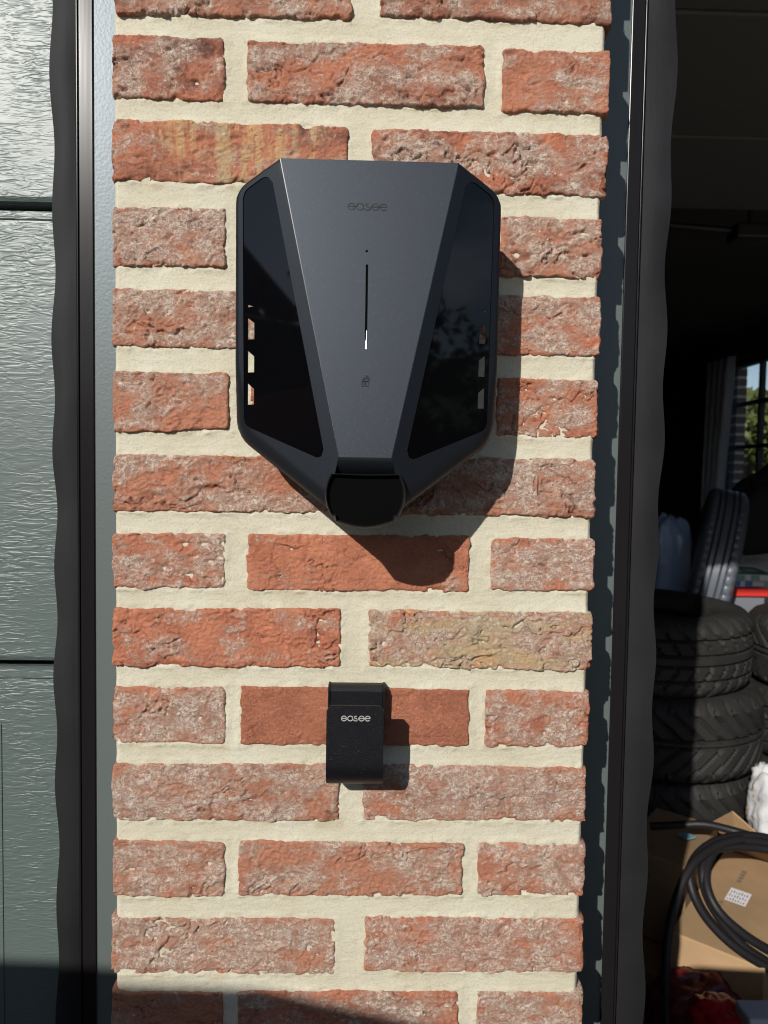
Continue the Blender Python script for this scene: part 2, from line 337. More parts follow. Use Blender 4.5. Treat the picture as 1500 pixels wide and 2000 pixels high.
# measured corners on the photograph: left x, right x, top y (left,right), bottom y (left,right), [salt, dark, sand, rough]
B = [
 (224, 690, -95, -92, 28, 38, .50, .35, .0, 1.3), (740, 1197, -90, -85, 30, 50, .45, .5, .0, 1.3),
 (218, 440, 66, 72, 190, 198, .50, .35, .0, 1.0), (482, 947, 79, 88, 199, 212, .50, .05, .0, .9), (981, 1192, 96, 99, 219, 222, .35, .0, .15, .9),
 (217, 680, 229, 246, 351, 368, .30, .10, .85, 1.0), (726, 1188, 250, 262, 371, 385, .60, .20, .0, 1.3),
 (218, 441, 401, 404, 520, 523, .62, .12, .0, 1.1), (486, 930, 404, 414, 524, 535, .4, .1, 0, 1), (976, 1178, 420, 426, 540, 545, .62, .12, .0, 1.3),
 (217, 680, 559, 574, 678, 686, .66, .12, .0, 1.2), (724, 1175, 570, 579, 690, 697, .60, .05, .0, .9),
 (218, 447, 723, 728, 845, 840, .48, .08, .0, .9), (487, 928, 728, 735, 845, 852, .4, .1, 0, 1), (968, 1170, 735, 742, 853, 857, .45, .0, .0, .9),
 (218, 676, 886, 891, 1000, 1003, .50, .02, .08, 1.0), (722, 1164, 888, 897, 1005, 1012, .60, .12, .0, 1.2),
 (218, 440, 1040, 1041, 1151, 1150, .66, .12, .0, 1.2), (480, 918, 1042, 1044, 1154, 1158, .12, .0, .0, .8), (957, 1162, 1050, 1050, 1155, 1156, .70, .02, .0, .9),
 (218, 666, 1187, 1188, 1303, 1305, .30, .05, .0, 1.1), (718, 1158, 1190, 1196, 1305, 1312, .70, .0, .50, 1.2),
 (218, 440, 1340, 1342, 1455, 1455, .62, .0, .0, 1.0), (468, 918, 1340, 1346, 1456, 1460, -.05, -.30, .0, .45), (947, 1152, 1347, 1350, 1461, 1460, .62, .02, .0, .9),
 (218, 664, 1491, 1492, 1604, 1606, .60, .02, .1, 1.0), (708, 1147, 1492, 1500, 1604, 1608, .56, .04, .0, 1.0),
 (218, 440, 1640, 1645, 1753, 1755, .55, .02, .0, 1.0), (464, 905, 1643, 1647, 1750, 1753, .58, .0, .0, 1.0), (932, 1144, 1645, 1650, 1750, 1752, .64, .02, .0, 1.0),
 (216, 655, 1792, 1795, 1903, 1907, .60, .0, .05, 1.0), (710, 1142, 1790, 1796, 1899, 1903, .68, .0, .12, .9),
 (216, 437, 1936, 1940, 2046, 2048, .3, .1, .0, 1.0), (462, 896, 1936, 1938, 2045, 2046, .5, .0, .0, 1.0), (930, 1140, 1937, 1939, 2045, 2045, .6, .0, .0, 1.0)]
def grid_faces(nu, nv):
    i = np.arange(nu-1)[:, None]*nv + np.arange(nv-1)[None, :]
    return np.stack([i, i+nv, i+nv+1, i+1], -1).reshape(-1, 4)
def np_mesh(name, V, F, m, parent, attrs=None, smooth=True):
    me = bpy.data.meshes.new(name); me.vertices.add(len(V)); me.vertices.foreach_set('co', np.asarray(V, np.float32).ravel())
    me.loops.add(F.size); me.loops.foreach_set('vertex_index', F.astype(np.int32).ravel()); me.polygons.add(len(F))
    me.polygons.foreach_set('loop_start', np.arange(0, F.size, 4, dtype=np.int32)); me.update(calc_edges=True)
    me.polygons.foreach_set('use_smooth', np.full(len(F), smooth))
    for k, a in (attrs or {}).items():
        at_ = me.attributes.new(k, 'FLOAT', 'POINT'); at_.data.foreach_set('value', np.asarray(a, np.float32).ravel())
    me.validate(); return link(name, me, m, parent)
def make_brick(i, x0, x1, zt0, zt1, zb0, zb1, salt, dark, sand, rough, step=.00085, leftend=False, rightend=False, edge_amp=1.0):
    sd = i*13.7+2.1
    nu = max(6, int((x1-x0)/step)); nv = max(5, int((zt0-zb0)/step))
    u = np.linspace(0, 1, nu)[:, None]*np.ones((1, nv)); v = np.ones((nu, 1))*np.linspace(0, 1, nv)[None, :]
    X = x0+(x1-x0)*u; zt = zt0+(zt1-zt0)*u; zb = zb0+(zb1-zb0)*u; Z = zb+(zt-zb)*v
    # wandering outline
    k = edge_amp*(.62+.28*rough)
    et = (fbm(X*55, sd, 0, 5, .58)*.0014)*k; eb = (fbm(X*55, sd+5, 0, 5, .58)*.0017)*k
    el = (fbm(Z*70, sd+9, 0, 5, .58)*.0015)*k; er = (fbm(Z*70, sd+14, 0, 5, .58)*.0015)*k
    Zn = Z+et*v**6+eb*(1-v)**6; Xn = X+er*u**14+el*(1-u)**14
    # rounded corners
    du = np.minimum(X-x0, x1-X); dv = np.minimum(Z-zb, zt-Z)
    rc = .002+.0022*abs(math.sin(sd)); q = np.clip(rc-du, 0, None); p = np.clip(rc-dv, 0, None); rr = np.sqrt(q*q+p*p)
    s = np.minimum(du, dv); s = np.where((q > 0) & (p > 0), rc-rr, s)
    sx = np.sign(X-(x0+x1)/2); sz = np.sign(Z-(zt+zb)/2); out = np.clip(rr-rc, 0, None)*((q > 0) & (p > 0))
    Xn -= sx*out*np.where(rr > 0, q/np.maximum(rr, 1e-9), 0); Zn -= sz*out*np.where(rr > 0, p/np.maximum(rr, 1e-9), 0)
    s = np.clip(s, 0, None)
    rough_patch = sst(-.25, .35, fbm(X*22, Z*30, sd, 3))
    wx = fbm(X*60, Z*60, sd+3, 2)*.5; wz = fbm(X*60, Z*60, sd+31, 2)*.5
    crk = ridge(X*55+wx, Z*85+wz, sd+1, 3)                       # folds of the moulded clay
    crk2 = ridge(X*150+wx*2, Z*210+wz*2, sd+4, 2)
    h = (.0030 if i < 7 else .0019)+.0005*math.sin(sd*3.1)+fbm(X*9, Z*14, sd, 3)*.0009*rough
    h = h + rough*(rough_patch*(np.clip(crk, -.5, 1)-.4)*.0017 + (rough_patch*.75+.25)*(crk2-.4)*.0010)
    h = h + fbm(X*330, Z*400, sd, 3, .7)*.00042*(.3+rough)
    # a few deep pits and scrapes
    rs = np.random.RandomState(100+i)
    for _ in range(int(2+5*rough)):
        px, pz = rs.uniform(x0+.01, x1-.01), rs.uniform(zb0+.008, zt0-.008); a, b_ = rs.uniform(.001, .0045), rs.uniform(.0008, .0022)
        an = rs.uniform(-.5, .5); dx, dz = X-px, Z-pz; e = ((dx*math.cos(an)+dz*math.sin(an))/a)**2+((dz*math.cos(an)-dx*math.sin(an))/b_)**2
        h = h-.0022*rough*np.exp(-e*(1+.5*pn(X*300, Z*300, sd)))
    gm = sst(.0, .35, fbm(X*13, Z*20, sd+51, 2)+.1*rough); gr = sst(.06, .0, np.abs(fbm(X*17+wx*.6, Z*36+wz*.6, sd+60, 4, .55)))*gm; h = h-gr*.0021*rough; h = h+sst(.0, .16, fbm(X*17+wx*.6, Z*36+wz*.6, sd+60, 4, .55))*gm*.0010*rough
    er_ = np.clip(.0021*(1+.9*fbm(X*80, Z*80, sd+8, 4, .6)), .0008, .006); t = np.clip(s/er_, 0, 1)
    h = h - (1-np.sqrt(np.clip(1-(1-t)**2, 0, 1)))*(.0048+.0016*fbm(X*150, Z*150, sd+2, 3, .6))
    chip = sst(.25, .6, fbm(X*70, Z*70, sd+40, 3))*sst(.006, .001, s); h = h-chip*.0026*rough
    # where salts bloomed: on the rough folds, away from the arrises
    eff = salt + .07*math.sin(sd*7) + .46*fbm(X*26, Z*46, sd+6, 5, .6) + .18*(crk-.4)*rough + .12*(crk2-.4) - .16*sst(.006, .001, s+.003*pn(X*200, Z*200, sd)+.003*pn(X*60, Z*60, sd))
    eff = np.where(salt < 0, -1, eff)
    tone = dark + .10*math.sin(sd*5)*(salt > 0) + .40*fbm(X*16, Z*30, sd+16, 5, .6)-.08 + .5*gr + .30*sst(.3, -.2, crk)*rough_patch + .25*sst(.2, -.3, crk2)*rough_patch  # folds and grooves painted darker, standing in for their shade
    sa = sand*(1.05+.5*fbm(X*18, Z*30, sd+26, 3)) + ((.75*fbm(X*150, Z*14, sd, 3, .6)-.1 if i == 5 else .55*fbm(X*16, Z*95, sd, 3, .6)+.25*np.exp(-((u-.45)/.22)**2)) if sand > .3 else 0) - (.35*sst(.45, .25, v) if i == 5 else 0) if sand > 0 else X*0-1
    if i == 5: sa = sa*sst(.10, .25, u)*sst(1, .8, u)+(u < .1)*-.5
    nV = nu*nv; V = np.stack([Xn, -h, Zn], -1).reshape(-1, 3); F = grid_faces(nu, nv)
    # sides: ring pushed back
    idx = np.arange(nV).reshape(nu, nv); loop = np.concatenate([idx[:, 0], idx[-1, 1:], idx[-2::-1, -1], idx[0, -2:0:-1]])
    rings = [V]; prev = loop; att = {'eff': [eff.ravel()], 'tone': [tone.ravel()], 'sand': [np.asarray(sa).ravel()]}; base = nV
    cxm, czm = (x0+x1)/2, (zt0+zb0)/2
    for dep in (.004, .010, .022, .048, .075, .101) if (leftend or rightend) else (.004, .012):
        P = V[loop].copy(); P[:, 1] = dep
        ex = np.sign(P[:, 0]-cxm)*.0007; side = (np.minimum(abs(P[:, 0]-x0), abs(P[:, 0]-x1)) < .003)
        P[:, 0] += np.where(side, ex+fbm(P[:, 2]*90, dep*90, sd, 3)*.0009, 0); 
        rings.append(P); n = len(loop); cur = np.arange(base, base+n); base += n
        F = np.concatenate([F, np.stack([prev, np.roll(prev, -1), np.roll(cur, -1), cur], -1)[:, ::-1]]); prev = cur
        for kk in att: att[kk].append(att[kk][0][loop]*.9)
    V = np.concatenate(rings); F = F[:, ::-1] if False else F
    return np_mesh('brick', V - np.array([0, 0, 0]), F, MATB, pillar, {k_: np.concatenate(a) for k_, a in att.items()})
quads = []
for i, (xl, xr, tl, tr, bl, br, *p) in enumerate(B):
    a = at(xl, (tl+bl)/2, -.002); b = at(xr, (tr+br)/2, -.002)
    zt0, zt1, zb0, zb1 = at(xl, tl, -.002)[2], at(xr, tr, -.002)[2], at(xl, bl, -.002)[2], at(xr, br, -.002)[2]
    le, re = xl < 300, xr > 1100
    make_brick(i, a[0], b[0], zt0, zt1, zb0, zb1, *p, leftend=le, rightend=re)
    quads.append((a[0], b[0], (zt0+zt1)/2, (zb0+zb1)/2))
# courses above and below the picture: plain cheap bricks sharing two meshes
zc0 = 1.6945
def course(z, k):
    rows = [(.001, .093), (.110, .300), (.317, .395)] if k % 2 == 0 else [(.001, .188), (.208, .395)]
    for (a, b_) in rows:
        L_ = round(b_-a, 3)
        if L_ not in cheap: 
            mb = MB().box((-L_/2, -.003, -.024), (L_/2, .101, .024), .002); me = bpy.data.meshes.new('brick'); me.from_pydata(mb.v, [], mb.f); cheap[L_] = me
            for kk, val in (('eff', .5), ('tone', .1), ('sand', 0)):
                aa = me.attributes.new(kk, 'FLOAT', 'POINT'); aa.data.foreach_set('value', [val]*len(me.vertices))
        o = link('brick', cheap[L_], MATB, pillar); o.location = Vector(((a+b_)/2, 0, z)) - Vector(pillar.location)
cheap = {}
for k in range(2, 6): 
    if zc0+k*.065 < LZ: course(zc0+k*.065-.024, k)
for k in range(13, 26): course(zc0-k*.065-.024, k)
# mortar: front sheet and core
def mortar():
    step = .0011; x0, x1, z0, z1 = .0025, .3925, .845, 1.83
    nu, nv = int((x1-x0)/step), int((z1-z0)/step)
    X = np.linspace(x0, x1, nu)[:, None]*np.ones((1, nv)); Z = np.ones((nu, 1))*np.linspace(z0, z1, nv)[None, :]
    h = fbm(X*14, Z*30, 3, 3)*.0004 + fbm(X*260, Z*300, 5, 3, .6)*.00013 - .0004
    st = X*0
    for (a, b, t, bt) in quads:           # mortar smeared up against the bricks
        d = np.maximum(np.maximum(a-X, X-b), np.maximum(bt-Z, Z-t))
        near = sst(.006, .0, d)*(d > -.002)
        h = h + near*(.0008*fbm(X*90, Z*90, 9, 4, .6)+.0004)
        lip = sst(.0018, 0, np.abs(Z-bt+.001))*(X > a)*(X < b)*sst(.05, .5, fbm(X*60, Z*5, 12, 3)); h = h+lip*.0008
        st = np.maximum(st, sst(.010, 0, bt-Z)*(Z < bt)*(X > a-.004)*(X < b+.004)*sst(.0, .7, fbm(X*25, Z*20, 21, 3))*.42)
    V = np.stack([X, -h, Z], -1); e = sst(.0025, 0, np.minimum(X-x0, x1-X)); V[..., 1] += e*.003
    V = V.reshape(-1, 3); F = grid_faces(nu, nv)
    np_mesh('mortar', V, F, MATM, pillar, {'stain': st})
    MB().box((.0035, .003, 0), (.3915, .100, .8452)).box((.0035, .0035, .8452), (.3915, .100, 1.8298)).box((.0035, .003, 1.8298), (.3915, .100, LZ-.001)).build('mortar_core', MATM, pillar)
    MB().box((.002, .1005, 0), (.3930, .134, LZ-.001)).build('pillar_core', M['iwall'], pillar)
mortar()

# ------------------------------------------------------------------ wall charger
CX = .2057
ch = thing('wall_charger', 'black shield-shaped wall charger with dark glass sides and a round socket at its foot', 'wall charger', (CX, 0, 1.44))
def rnd(poly, rad, n=10, closed=True):
    out = []; N = len(poly)
    for i, p in enumerate(poly):
        r = rad[i]
        if r <= 0 or (not closed and i in (0, N-1)): out.append(Vector(p)); continue
        p = Vector(p); a = Vector(poly[i-1]); b = Vector(poly[(i+1) % N]); da = (a-p).normalized(); db = (b-p).normalized()
        ang = da.angle(db)
        if ang > 3.12: out.append(p); continue
        l = min(r/math.tan(ang/2), (a-p).length*.48, (b-p).length*.48); r2 = l*math.tan(ang/2); s0 = p+da*l; s1 = p+db*l; c = p+(da+db).normalized()*(r2/math.sin(ang/2))
        a0 = s0-c; a1 = s1-c; tot = a0.angle(a1); cr_ = a0.x*a1.y-a0.y*a1.x; sg = 1 if cr_ > 0 else -1
        for k in range(n+1):
            q = k/n*tot*sg; out.append(c+Vector((a0.x*math.cos(q)-a0.y*math.sin(q), a0.x*math.sin(q)+a0.y*math.cos(q))))
    return out
def resample(P, n):
    P = [Vector(p) for p in P]; d = [0]
    for a, b in zip(P, P[1:]): d.append(d[-1]+(b-a).length)
    out = []; j = 0
    for k in range(n):
        t = d[-1]*k/(n-1)
        while j < len(P)-2 and d[j+1] < t: j += 1
        f = (t-d[j])/max(1e-9, d[j+1]-d[j]); out.append(P[j].lerp(P[j+1], min(max(f, 0), 1)))
    return out
ZA, ZB = 1.5705, 1.3635; UA, UB = .0626, .0184; DA, DB = .075, .092
pa = np.linalg.solve(np.array([[1, UA, ZA], [1, UB, ZB], [1, .0955, 1.46]]), np.array([DA, DB, .060]))
def fside(u, z): return pa[0]+pa[1]*u+pa[2]*z
outer = rnd([(UA, ZA), (.0955, 1.5535), (.0955, 1.3790), (.0262, 1.3275)], [0, .014, .026, 0], 16, closed=False)
OUT = np.array([tuple(p) for p in resample(outer, 400)])
orad = np.interp(np.arange(400), [0, 60, 110, 215, 262, 300, 399], [.0015, .002, .0025, .003, .010, .011, .010])
def depth(u, z):
    d2 = (OUT[:, 0]-u)**2+(OUT[:, 1]-z)**2; k = int(d2.argmin()); s = math.sqrt(d2[k]); r = orad[k]; b = fside(u, z)
    return b if s >= r else b-(r-math.sqrt(max(0, r*r-(r-s)**2)))*.9
gpoly = [(.0692, 1.5625), (.0272, 1.3600), (.0885, 1.3862), (.0902, 1.5515)]
G = rnd(gpoly, [.006, .0045, .008, .009], 8)
def split(loop, corners):                 # rounded loop -> arcs between the mid points of its corners
    ids = [min(range(len(loop)), key=lambda j: (loop[j]-Vector(c)).length) for c in corners]; n = len(loop); arcs = []
    for a, b in zip(ids, ids[1:]+ids[:1]):
        if b <= a: b += n
        arcs.append([loop[j % n] for j in range(a, b+1)])
    return arcs
ga = split(G, gpoly)
mid_lo = min(range(400), key=lambda j: np.hypot(OUT[j, 0]-.0955, OUT[j, 1]-1.379)); mid_hi = min(range(400), key=lambda j: np.hypot(OUT[j, 0]-.0955, OUT[j, 1]-1.5535))
sa_ = [[(UA, ZA), (UB, ZB)], [(UB, ZB), (.0262, 1.3275)]+[tuple(p) for p in OUT[398:mid_lo-1:-1]], [tuple(p) for p in OUT[mid_lo:mid_hi-1:-1]], [tuple(p) for p in OUT[mid_hi::-1]]]
NS = [40, 70, 44, 26]
Sl, Gl = [], []
for a, g, n in zip(sa_, ga, NS): Sl += resample(a, n)[:-1]; Gl += resample(g, n)[:-1]
K = len(Sl); NR = 22
for sg, nm in ((-1, 'side_shell'), (1, 'side_shell')):
    V = []; F = []
    for k in range(NR+1):
        t = k/NR; t = 1-(1-t)**1.0
        tt = t**1.8                        # crowd rings towards the outer edge
        for j in range(K):
            p = Sl[j].lerp(Gl[j], tt); V.append((CX+sg*p.x, -depth(p.x, p.y), p.y))
    for k in range(NR):
        for j in range(K):
            q = (k*K+j, k*K+(j+1) % K, (k+1)*K+(j+1) % K, (k+1)*K+j); F.append(q if sg < 0 else q[::-1])
    # lip going inwards round the glass
    n0 = len(V)
    for j in range(K): v = V[NR*K+j]; V.append((v[0], v[1]+.0018, v[2]))
    for j in range(K):
        q = (NR*K+j, NR*K+(j+1) % K, n0+(j+1) % K, n0+j); F.append(q if sg < 0 else q[::-1])
    mesh(nm, V, F, M['matte'], ch, True, 40)
    # smoked glass with the four vents cut through
    slots = []
    for zb_, zt_ in ((1.4475, 1.4630), (1.4240, 1.4395), (1.4010, 1.4163)):
        slots.append([(.0858, zt_), (.0809, zt_-.0042), (.0809, zb_), (.0858, zb_)])
    slots.append([(.0858, 1.4725), (.0812, 1.4708), (.0858, 1.4703)])
    loops = [[Vector((p.x, p.y, 0)) for p in Gl]]+[[Vector((x, z, 0)) for x, z in s_] for s_ in slots]
    tri = tessellate_polygon(loops); flat = [p for l in loops for p in l]
    V = [(CX+sg*p.x, -(fside(p.x, p.y)-.0007), p.y) for p in flat]; nf = len(V); V += [(x, y+.0022, z) for x, y, z in V]
    F = [tuple(t) if sg > 0 else tuple(t) for t in tri]+[tuple(i+nf for i in t) for t in tri]; o_ = 0
    for l in loops:
        n = len(l); F += [(o_+i, o_+(i+1) % n, o_+(i+1) % n+nf, o_+i+nf) for i in range(n)]; o_ += n
    gl = mesh('side_glass', V, F, M['glass'], ch)
    bm = bmesh.new(); bm.from_mesh(gl.data); bmesh.ops.recalc_face_normals(bm, faces=bm.faces); bm.to_mesh(gl.data); bm.free()
# rim going back to the wall, all round
full = [(CX+p[0], p[1]) for p in OUT]+[(CX-p[0], p[1]) for p in OUT[::-1]]
dfull = [depth(*p) for p in OUT]+[depth(*p) for p in OUT[::-1]]
V = []; n = len(full); cxz = (CX, 1.45)
for lv in range(6):
    for (x, z), d in zip(full, dfull):
        e = lv/5; back = .026; dd = d+(back-d)*e+ .0; s_ = 1-.035*e*e
        V.append((cxz[0]+(x-cxz[0])*s_, -dd, cxz[1]+(z-cxz[1])*s_))
F = [(l*n+i, (l+1)*n+i, (l+1)*n+(i+1) % n, l*n+(i+1) % n) for l in range(5) for i in range(n) if i != n-1 or True]
mesh('rim', V, F, M['matte'], ch, True, 50)
# centre facet with chamfered edges, slit and sensor hole cut in
def dc(z): return DB+(DA-DB)*(z-ZB)/(ZA-ZB)
cm = .0006
def cap(x, z0, z1, r, n=8):
    return [Vector((x+r*math.cos(a), z1+r*math.sin(a), 0)) for a in [math.pi*k/n for k in range(n+1)]]+[Vector((x+r*math.cos(a), z0+r*math.sin(a), 0)) for a in [math.pi+math.pi*k/n for k in range(n+1)]]
pdot = at(716.5, 490, -.081); pl0 = at(716.5, 518, -.082); pl1 = at(715, 680, -.087)
SX = (pl0[0]+pl1[0])/2
slit = cap(SX, pl1[2], pl0[2], .00085); dot = [Vector((pdot[0]+.0009*math.cos(a), pdot[2]+.0009*math.sin(a), 0)) for a in [2*math.pi*k/14 for k in range(14)]]
loops = [[Vector((CX-UA+cm, ZA, 0)), Vector((CX-UB+cm, ZB, 0)), Vector((CX+UB-cm, ZB, 0)), Vector((CX+UA-cm, ZA, 0))], slit, dot]
tri = tessellate_polygon(loops); flat = [p for l in loops for p in l]
V = [(p.x, -dc(p.y)-.0003, p.y) for p in flat]; F = [tuple(t) for t in tri]; nf = len(V)
o_ = 4
for l in loops[1:]:
    n = len(l); b0 = len(V); V += [(p.x, -dc(p.y)+.0014, p.y) for p in l]; F += [(o_+i, o_+(i+1) % n, b0+(i+1) % n, b0+i) for i in range(n)]; o_ += n
for s_ in (-1, 1):
    MB().add([(CX+s_*(UA-cm), -dc(ZA)-.0003, ZA), (CX+s_*(UB-cm), -dc(ZB)-.0003, ZB), (CX+s_*UB, -DB-.00015, ZB), (CX+s_*UA, -DA-.00015, ZA), (CX+s_*(UB-.0001), -DB+.0006, ZB), (CX+s_*(UA-.0001), -DA+.0006, ZA)], [(0, 1, 2, 3), (3, 2, 4, 5)]).build('polished_edge', M['edge'], ch)
b0 = len(V); V += [(CX-UA+cm, -DA-.0003, ZA), (CX+UA-cm, -DA-.0003, ZA), (CX+UA, -DA+.006, ZA+.0003), (CX-UA, -DA+.006, ZA+.0003)]; F.append((b0, b0+1, b0+2, b0+3))
fc = mesh('centre_panel', V, F, M['facet'], ch)
bm = bmesh.new(); bm.from_mesh(fc.data)
for f in bm.faces:
    if f.normal.y > .2: f.normal_flip()
bm.to_mesh(fc.data); bm.free()
MB().add([(SX+a*.003, -dc(z)+q, z) for z in (pl1[2]-.003, pdot[2]+.004) for q in (.0011, .004) for a in (-1, 1)], [(0, 1, 5, 4), (0, 2, 3, 1), (4, 5, 7, 6), (2, 6, 7, 3), (0, 4, 6, 2), (1, 3, 7, 5)]).build('slit_backing', M['void'], ch)
fc_slit = MB()
fc_slit.add([(SX+.0005*a, -dc(z)+.0004, z) for z in (pl1[2]-.0003, pl1[2]+.0055) for a in (-1, 1)], [(0, 1, 3, 2)])
fc_slit.add([(SX+b_, -dc(z)+.00045, z) for z in (pl1[2]+.0055, pl1[2]+.0125) for b_ in (.0001, .0005)], [(0, 1, 3, 2)])
fc_slit.build('status_light', M['led'], ch)
# chin: panel curling under, socket ring, socket
V = []; F = []; nn = 10
for k in range(nn+1):
    a = k/nn; z = ZB-.0125*a; d = DB+.0003-.010*a*a
    for q in range(9): u = -1+q/4; V.append((CX+u*(UB+.004*a), -d, z))
F = [(k*9+q, (k+1)*9+q, (k+1)*9+q+1, k*9+q+1) for k in range(nn) for q in range(8)]
mesh('lower_panel', V, F, M['matte'], ch, True)
SXc, SZ = .2061, 1.3378
def socket_outline(k=1.0):
    r = .0278*k; P = []
    a0 = math.asin(.0143/.0278); 
    P += [(r*math.cos(a), r*math.sin(a)) for a in np.linspace(a0, -math.asin(.0150/.0278), 18)]
    P += [(.0212*k, -.0150*k), (.0205*k, -.0188*k)]
    P += [(x*k, (-.0188-.0045*math.cos(x/.0205*math.pi/2))*k) for x in np.linspace(.019, -.019, 15)]
    P += [(-.0205*k, -.0188*k), (-.0212*k, -.0150*k)]
    P += [(-r*math.cos(a), r*math.sin(a)) for a in np.linspace(-math.asin(.0150/.0278), a0, 18)]
    P += [(x*k, (.0143-.0006*math.cos(x/.024*math.pi/2))*k) for x in np.linspace(-.0215, .0215, 9)]
    return [(SXc+x, SZ+z) for x, z in P]
so1, so2, so3 = socket_outline(1), socket_outline(.955), socket_outline(.93); n = len(so1)
def yd(z, base): return -(base+(z-SZ)*.10)         # the socket face leans back slightly towards its foot
V = [(x, -.026, SZ+.012+(z-SZ)*.6) for x, z in so1]+[(x, -.055, z+.002) for x, z in so1]+[(x, yd(z, .0925), z) for x, z in so1]+[(x, yd(z, .0938), z) for x, z in [((a[0]+b[0])/2, (a[1]+b[1])/2) for a, b in zip(so1, so2)]]+[(x, yd(z, .0932), z) for x, z in so2]+[(x, yd(z, .0895), z) for x, z in so3]
mesh('socket_ring', V, [(l*n+i, (l+1)*n+i, (l+1)*n+(i+1) % n, l*n+(i+1) % n) for l in range(5) for i in range(n)], M['ringp'], ch, True, 30)
mesh('socket_cover', [(x, yd(z, .0897), z) for x, z in so2], [tuple(range(n))], M['void'], ch)
MB().box((CX-.070, -.048, 1.372), (CX+.070, 0, 1.556), .004).build('inner_body', M['void'], ch)
MB().box((CX-.020, -.075, 1.335), (CX+.020, -.006, 1.3715), .003).build('chin_block', M['void'], ch)

def ribbon(paths, wd, fn):                # stroked lettering: paths in unit space -> flat raised strokes
    mb = MB()
    for P in paths:
        P = [Vector((*p, 0)) for p in P]; L_, R_ = [], []
        for i, p in enumerate(P):
            t = (P[min(i+1, len(P)-1)]-P[max(i-1, 0)]).normalized(); nrm = Vector((-t.y, t.x, 0)); L_.append(p+nrm*wd/2); R_.append(p-nrm*wd/2)
        n = len(P); V = [fn(p.x, p.y, 0) for p in L_]+[fn(p.x, p.y, 0) for p in R_]+[fn(p.x, p.y, 1) for p in L_]+[fn(p.x, p.y, 1) for p in R_]
        F = [(i, i+1, n+i+1, n+i) for i in range(n-1)]+[(i, i+1, 2*n+i+1, 2*n+i) for i in range(n-1)]+[(n+i, n+i+1, 3*n+i+1, 3*n+i) for i in range(n-1)]
        mb.add(V, F)
    return mb
def arc(cx, cy, r, a0, a1, n=18): return [(cx+r*math.cos(R(a0+(a1-a0)*k/n)), cy+r*math.sin(R(a0+(a1-a0)*k/n))) for k in range(n+1)]
def easee():                              # five linked round letters, about 6.1 wide and 1 high (radius .5)
    e1 = [(.06, .0), (1.0, .0)][0:0]+arc(.5, 0, .5, 0, 300)
    P = [[(.03, .02), (.97, .02)], arc(.5, 0, .5, 2, 305)+arc(1.75, 0, .5, 172, 60, 12)[:0]+[(1.02, -.22), (1.28, .18)]+arc(1.78, 0, .5, 150, 20, 12),
         arc(1.78, 0, .5, 150, 335), [(2.26, .45), (2.26, -.05), (2.40, -.33)]+arc(2.92, 0, .5, 215, 330, 12),
         arc(2.92, .24, .25, 50, 250, 12)+[(3.05, -.0)]+arc(2.95, -.2, .22, 60, -60, 8)[:4],
         arc(2.92, 0, .5, 300, 330, 4)+[(3.62, .22)]+arc(4.1, 0, .5, 150, 2, 16), [(3.65, .02), (4.58, .02)], arc(4.1, 0, .5, 150, 318),
         [(4.12+.35, -.34), (4.85, .2)]+arc(5.35, 0, .5, 150, 2, 16), arc(5.35, 0, .5, 150, 318), [(4.9, .02), (5.85, .02)]]
    return P
def logo(x0, x1, zc, y_fn, wd, m, parent, th):
    s = (x1-x0)/5.85
    return ribbon(easee(), wd, lambda a, b, q: (x0+a*s, y_fn(zc+b*s)-(th if q == 0 else 0), zc+b*s)).build('brand_lettering', m, parent)
l0, l1 = at(680, 402, -.0785), at(756, 402, -.0785)
logo(l0[0], l1[0], l0[2]-.0002, lambda z: -dc(z)-.0002, .13, M['logo_dark'], ch, .0003)
# padlock symbol with radio waves
k0 = at(713, 748, -.0885); s_ = .0042
lock = [[(-.8, -.9), (.8, -.9), (.8, .5), (-.8, .5), (-.8, -.9)], [(-.45, .5), (-.45, .9)]+arc(-.1, .9, .35, 180, 60, 6), [(.15, .3), (-.2, -.2), (.15, -.2), (-.15, -.65)], arc(.0, .8, .75, 80, 0, 8), arc(.0, .8, 1.15, 80, 0, 8)]
ribbon(lock, .2, lambda a, b, q: (k0[0]+a*s_*.62, -dc(k0[2])-.0005+(0 if q else -.0002), k0[2]+b*s_*.62)).build('lock_symbol', M['logo_dark'], ch)

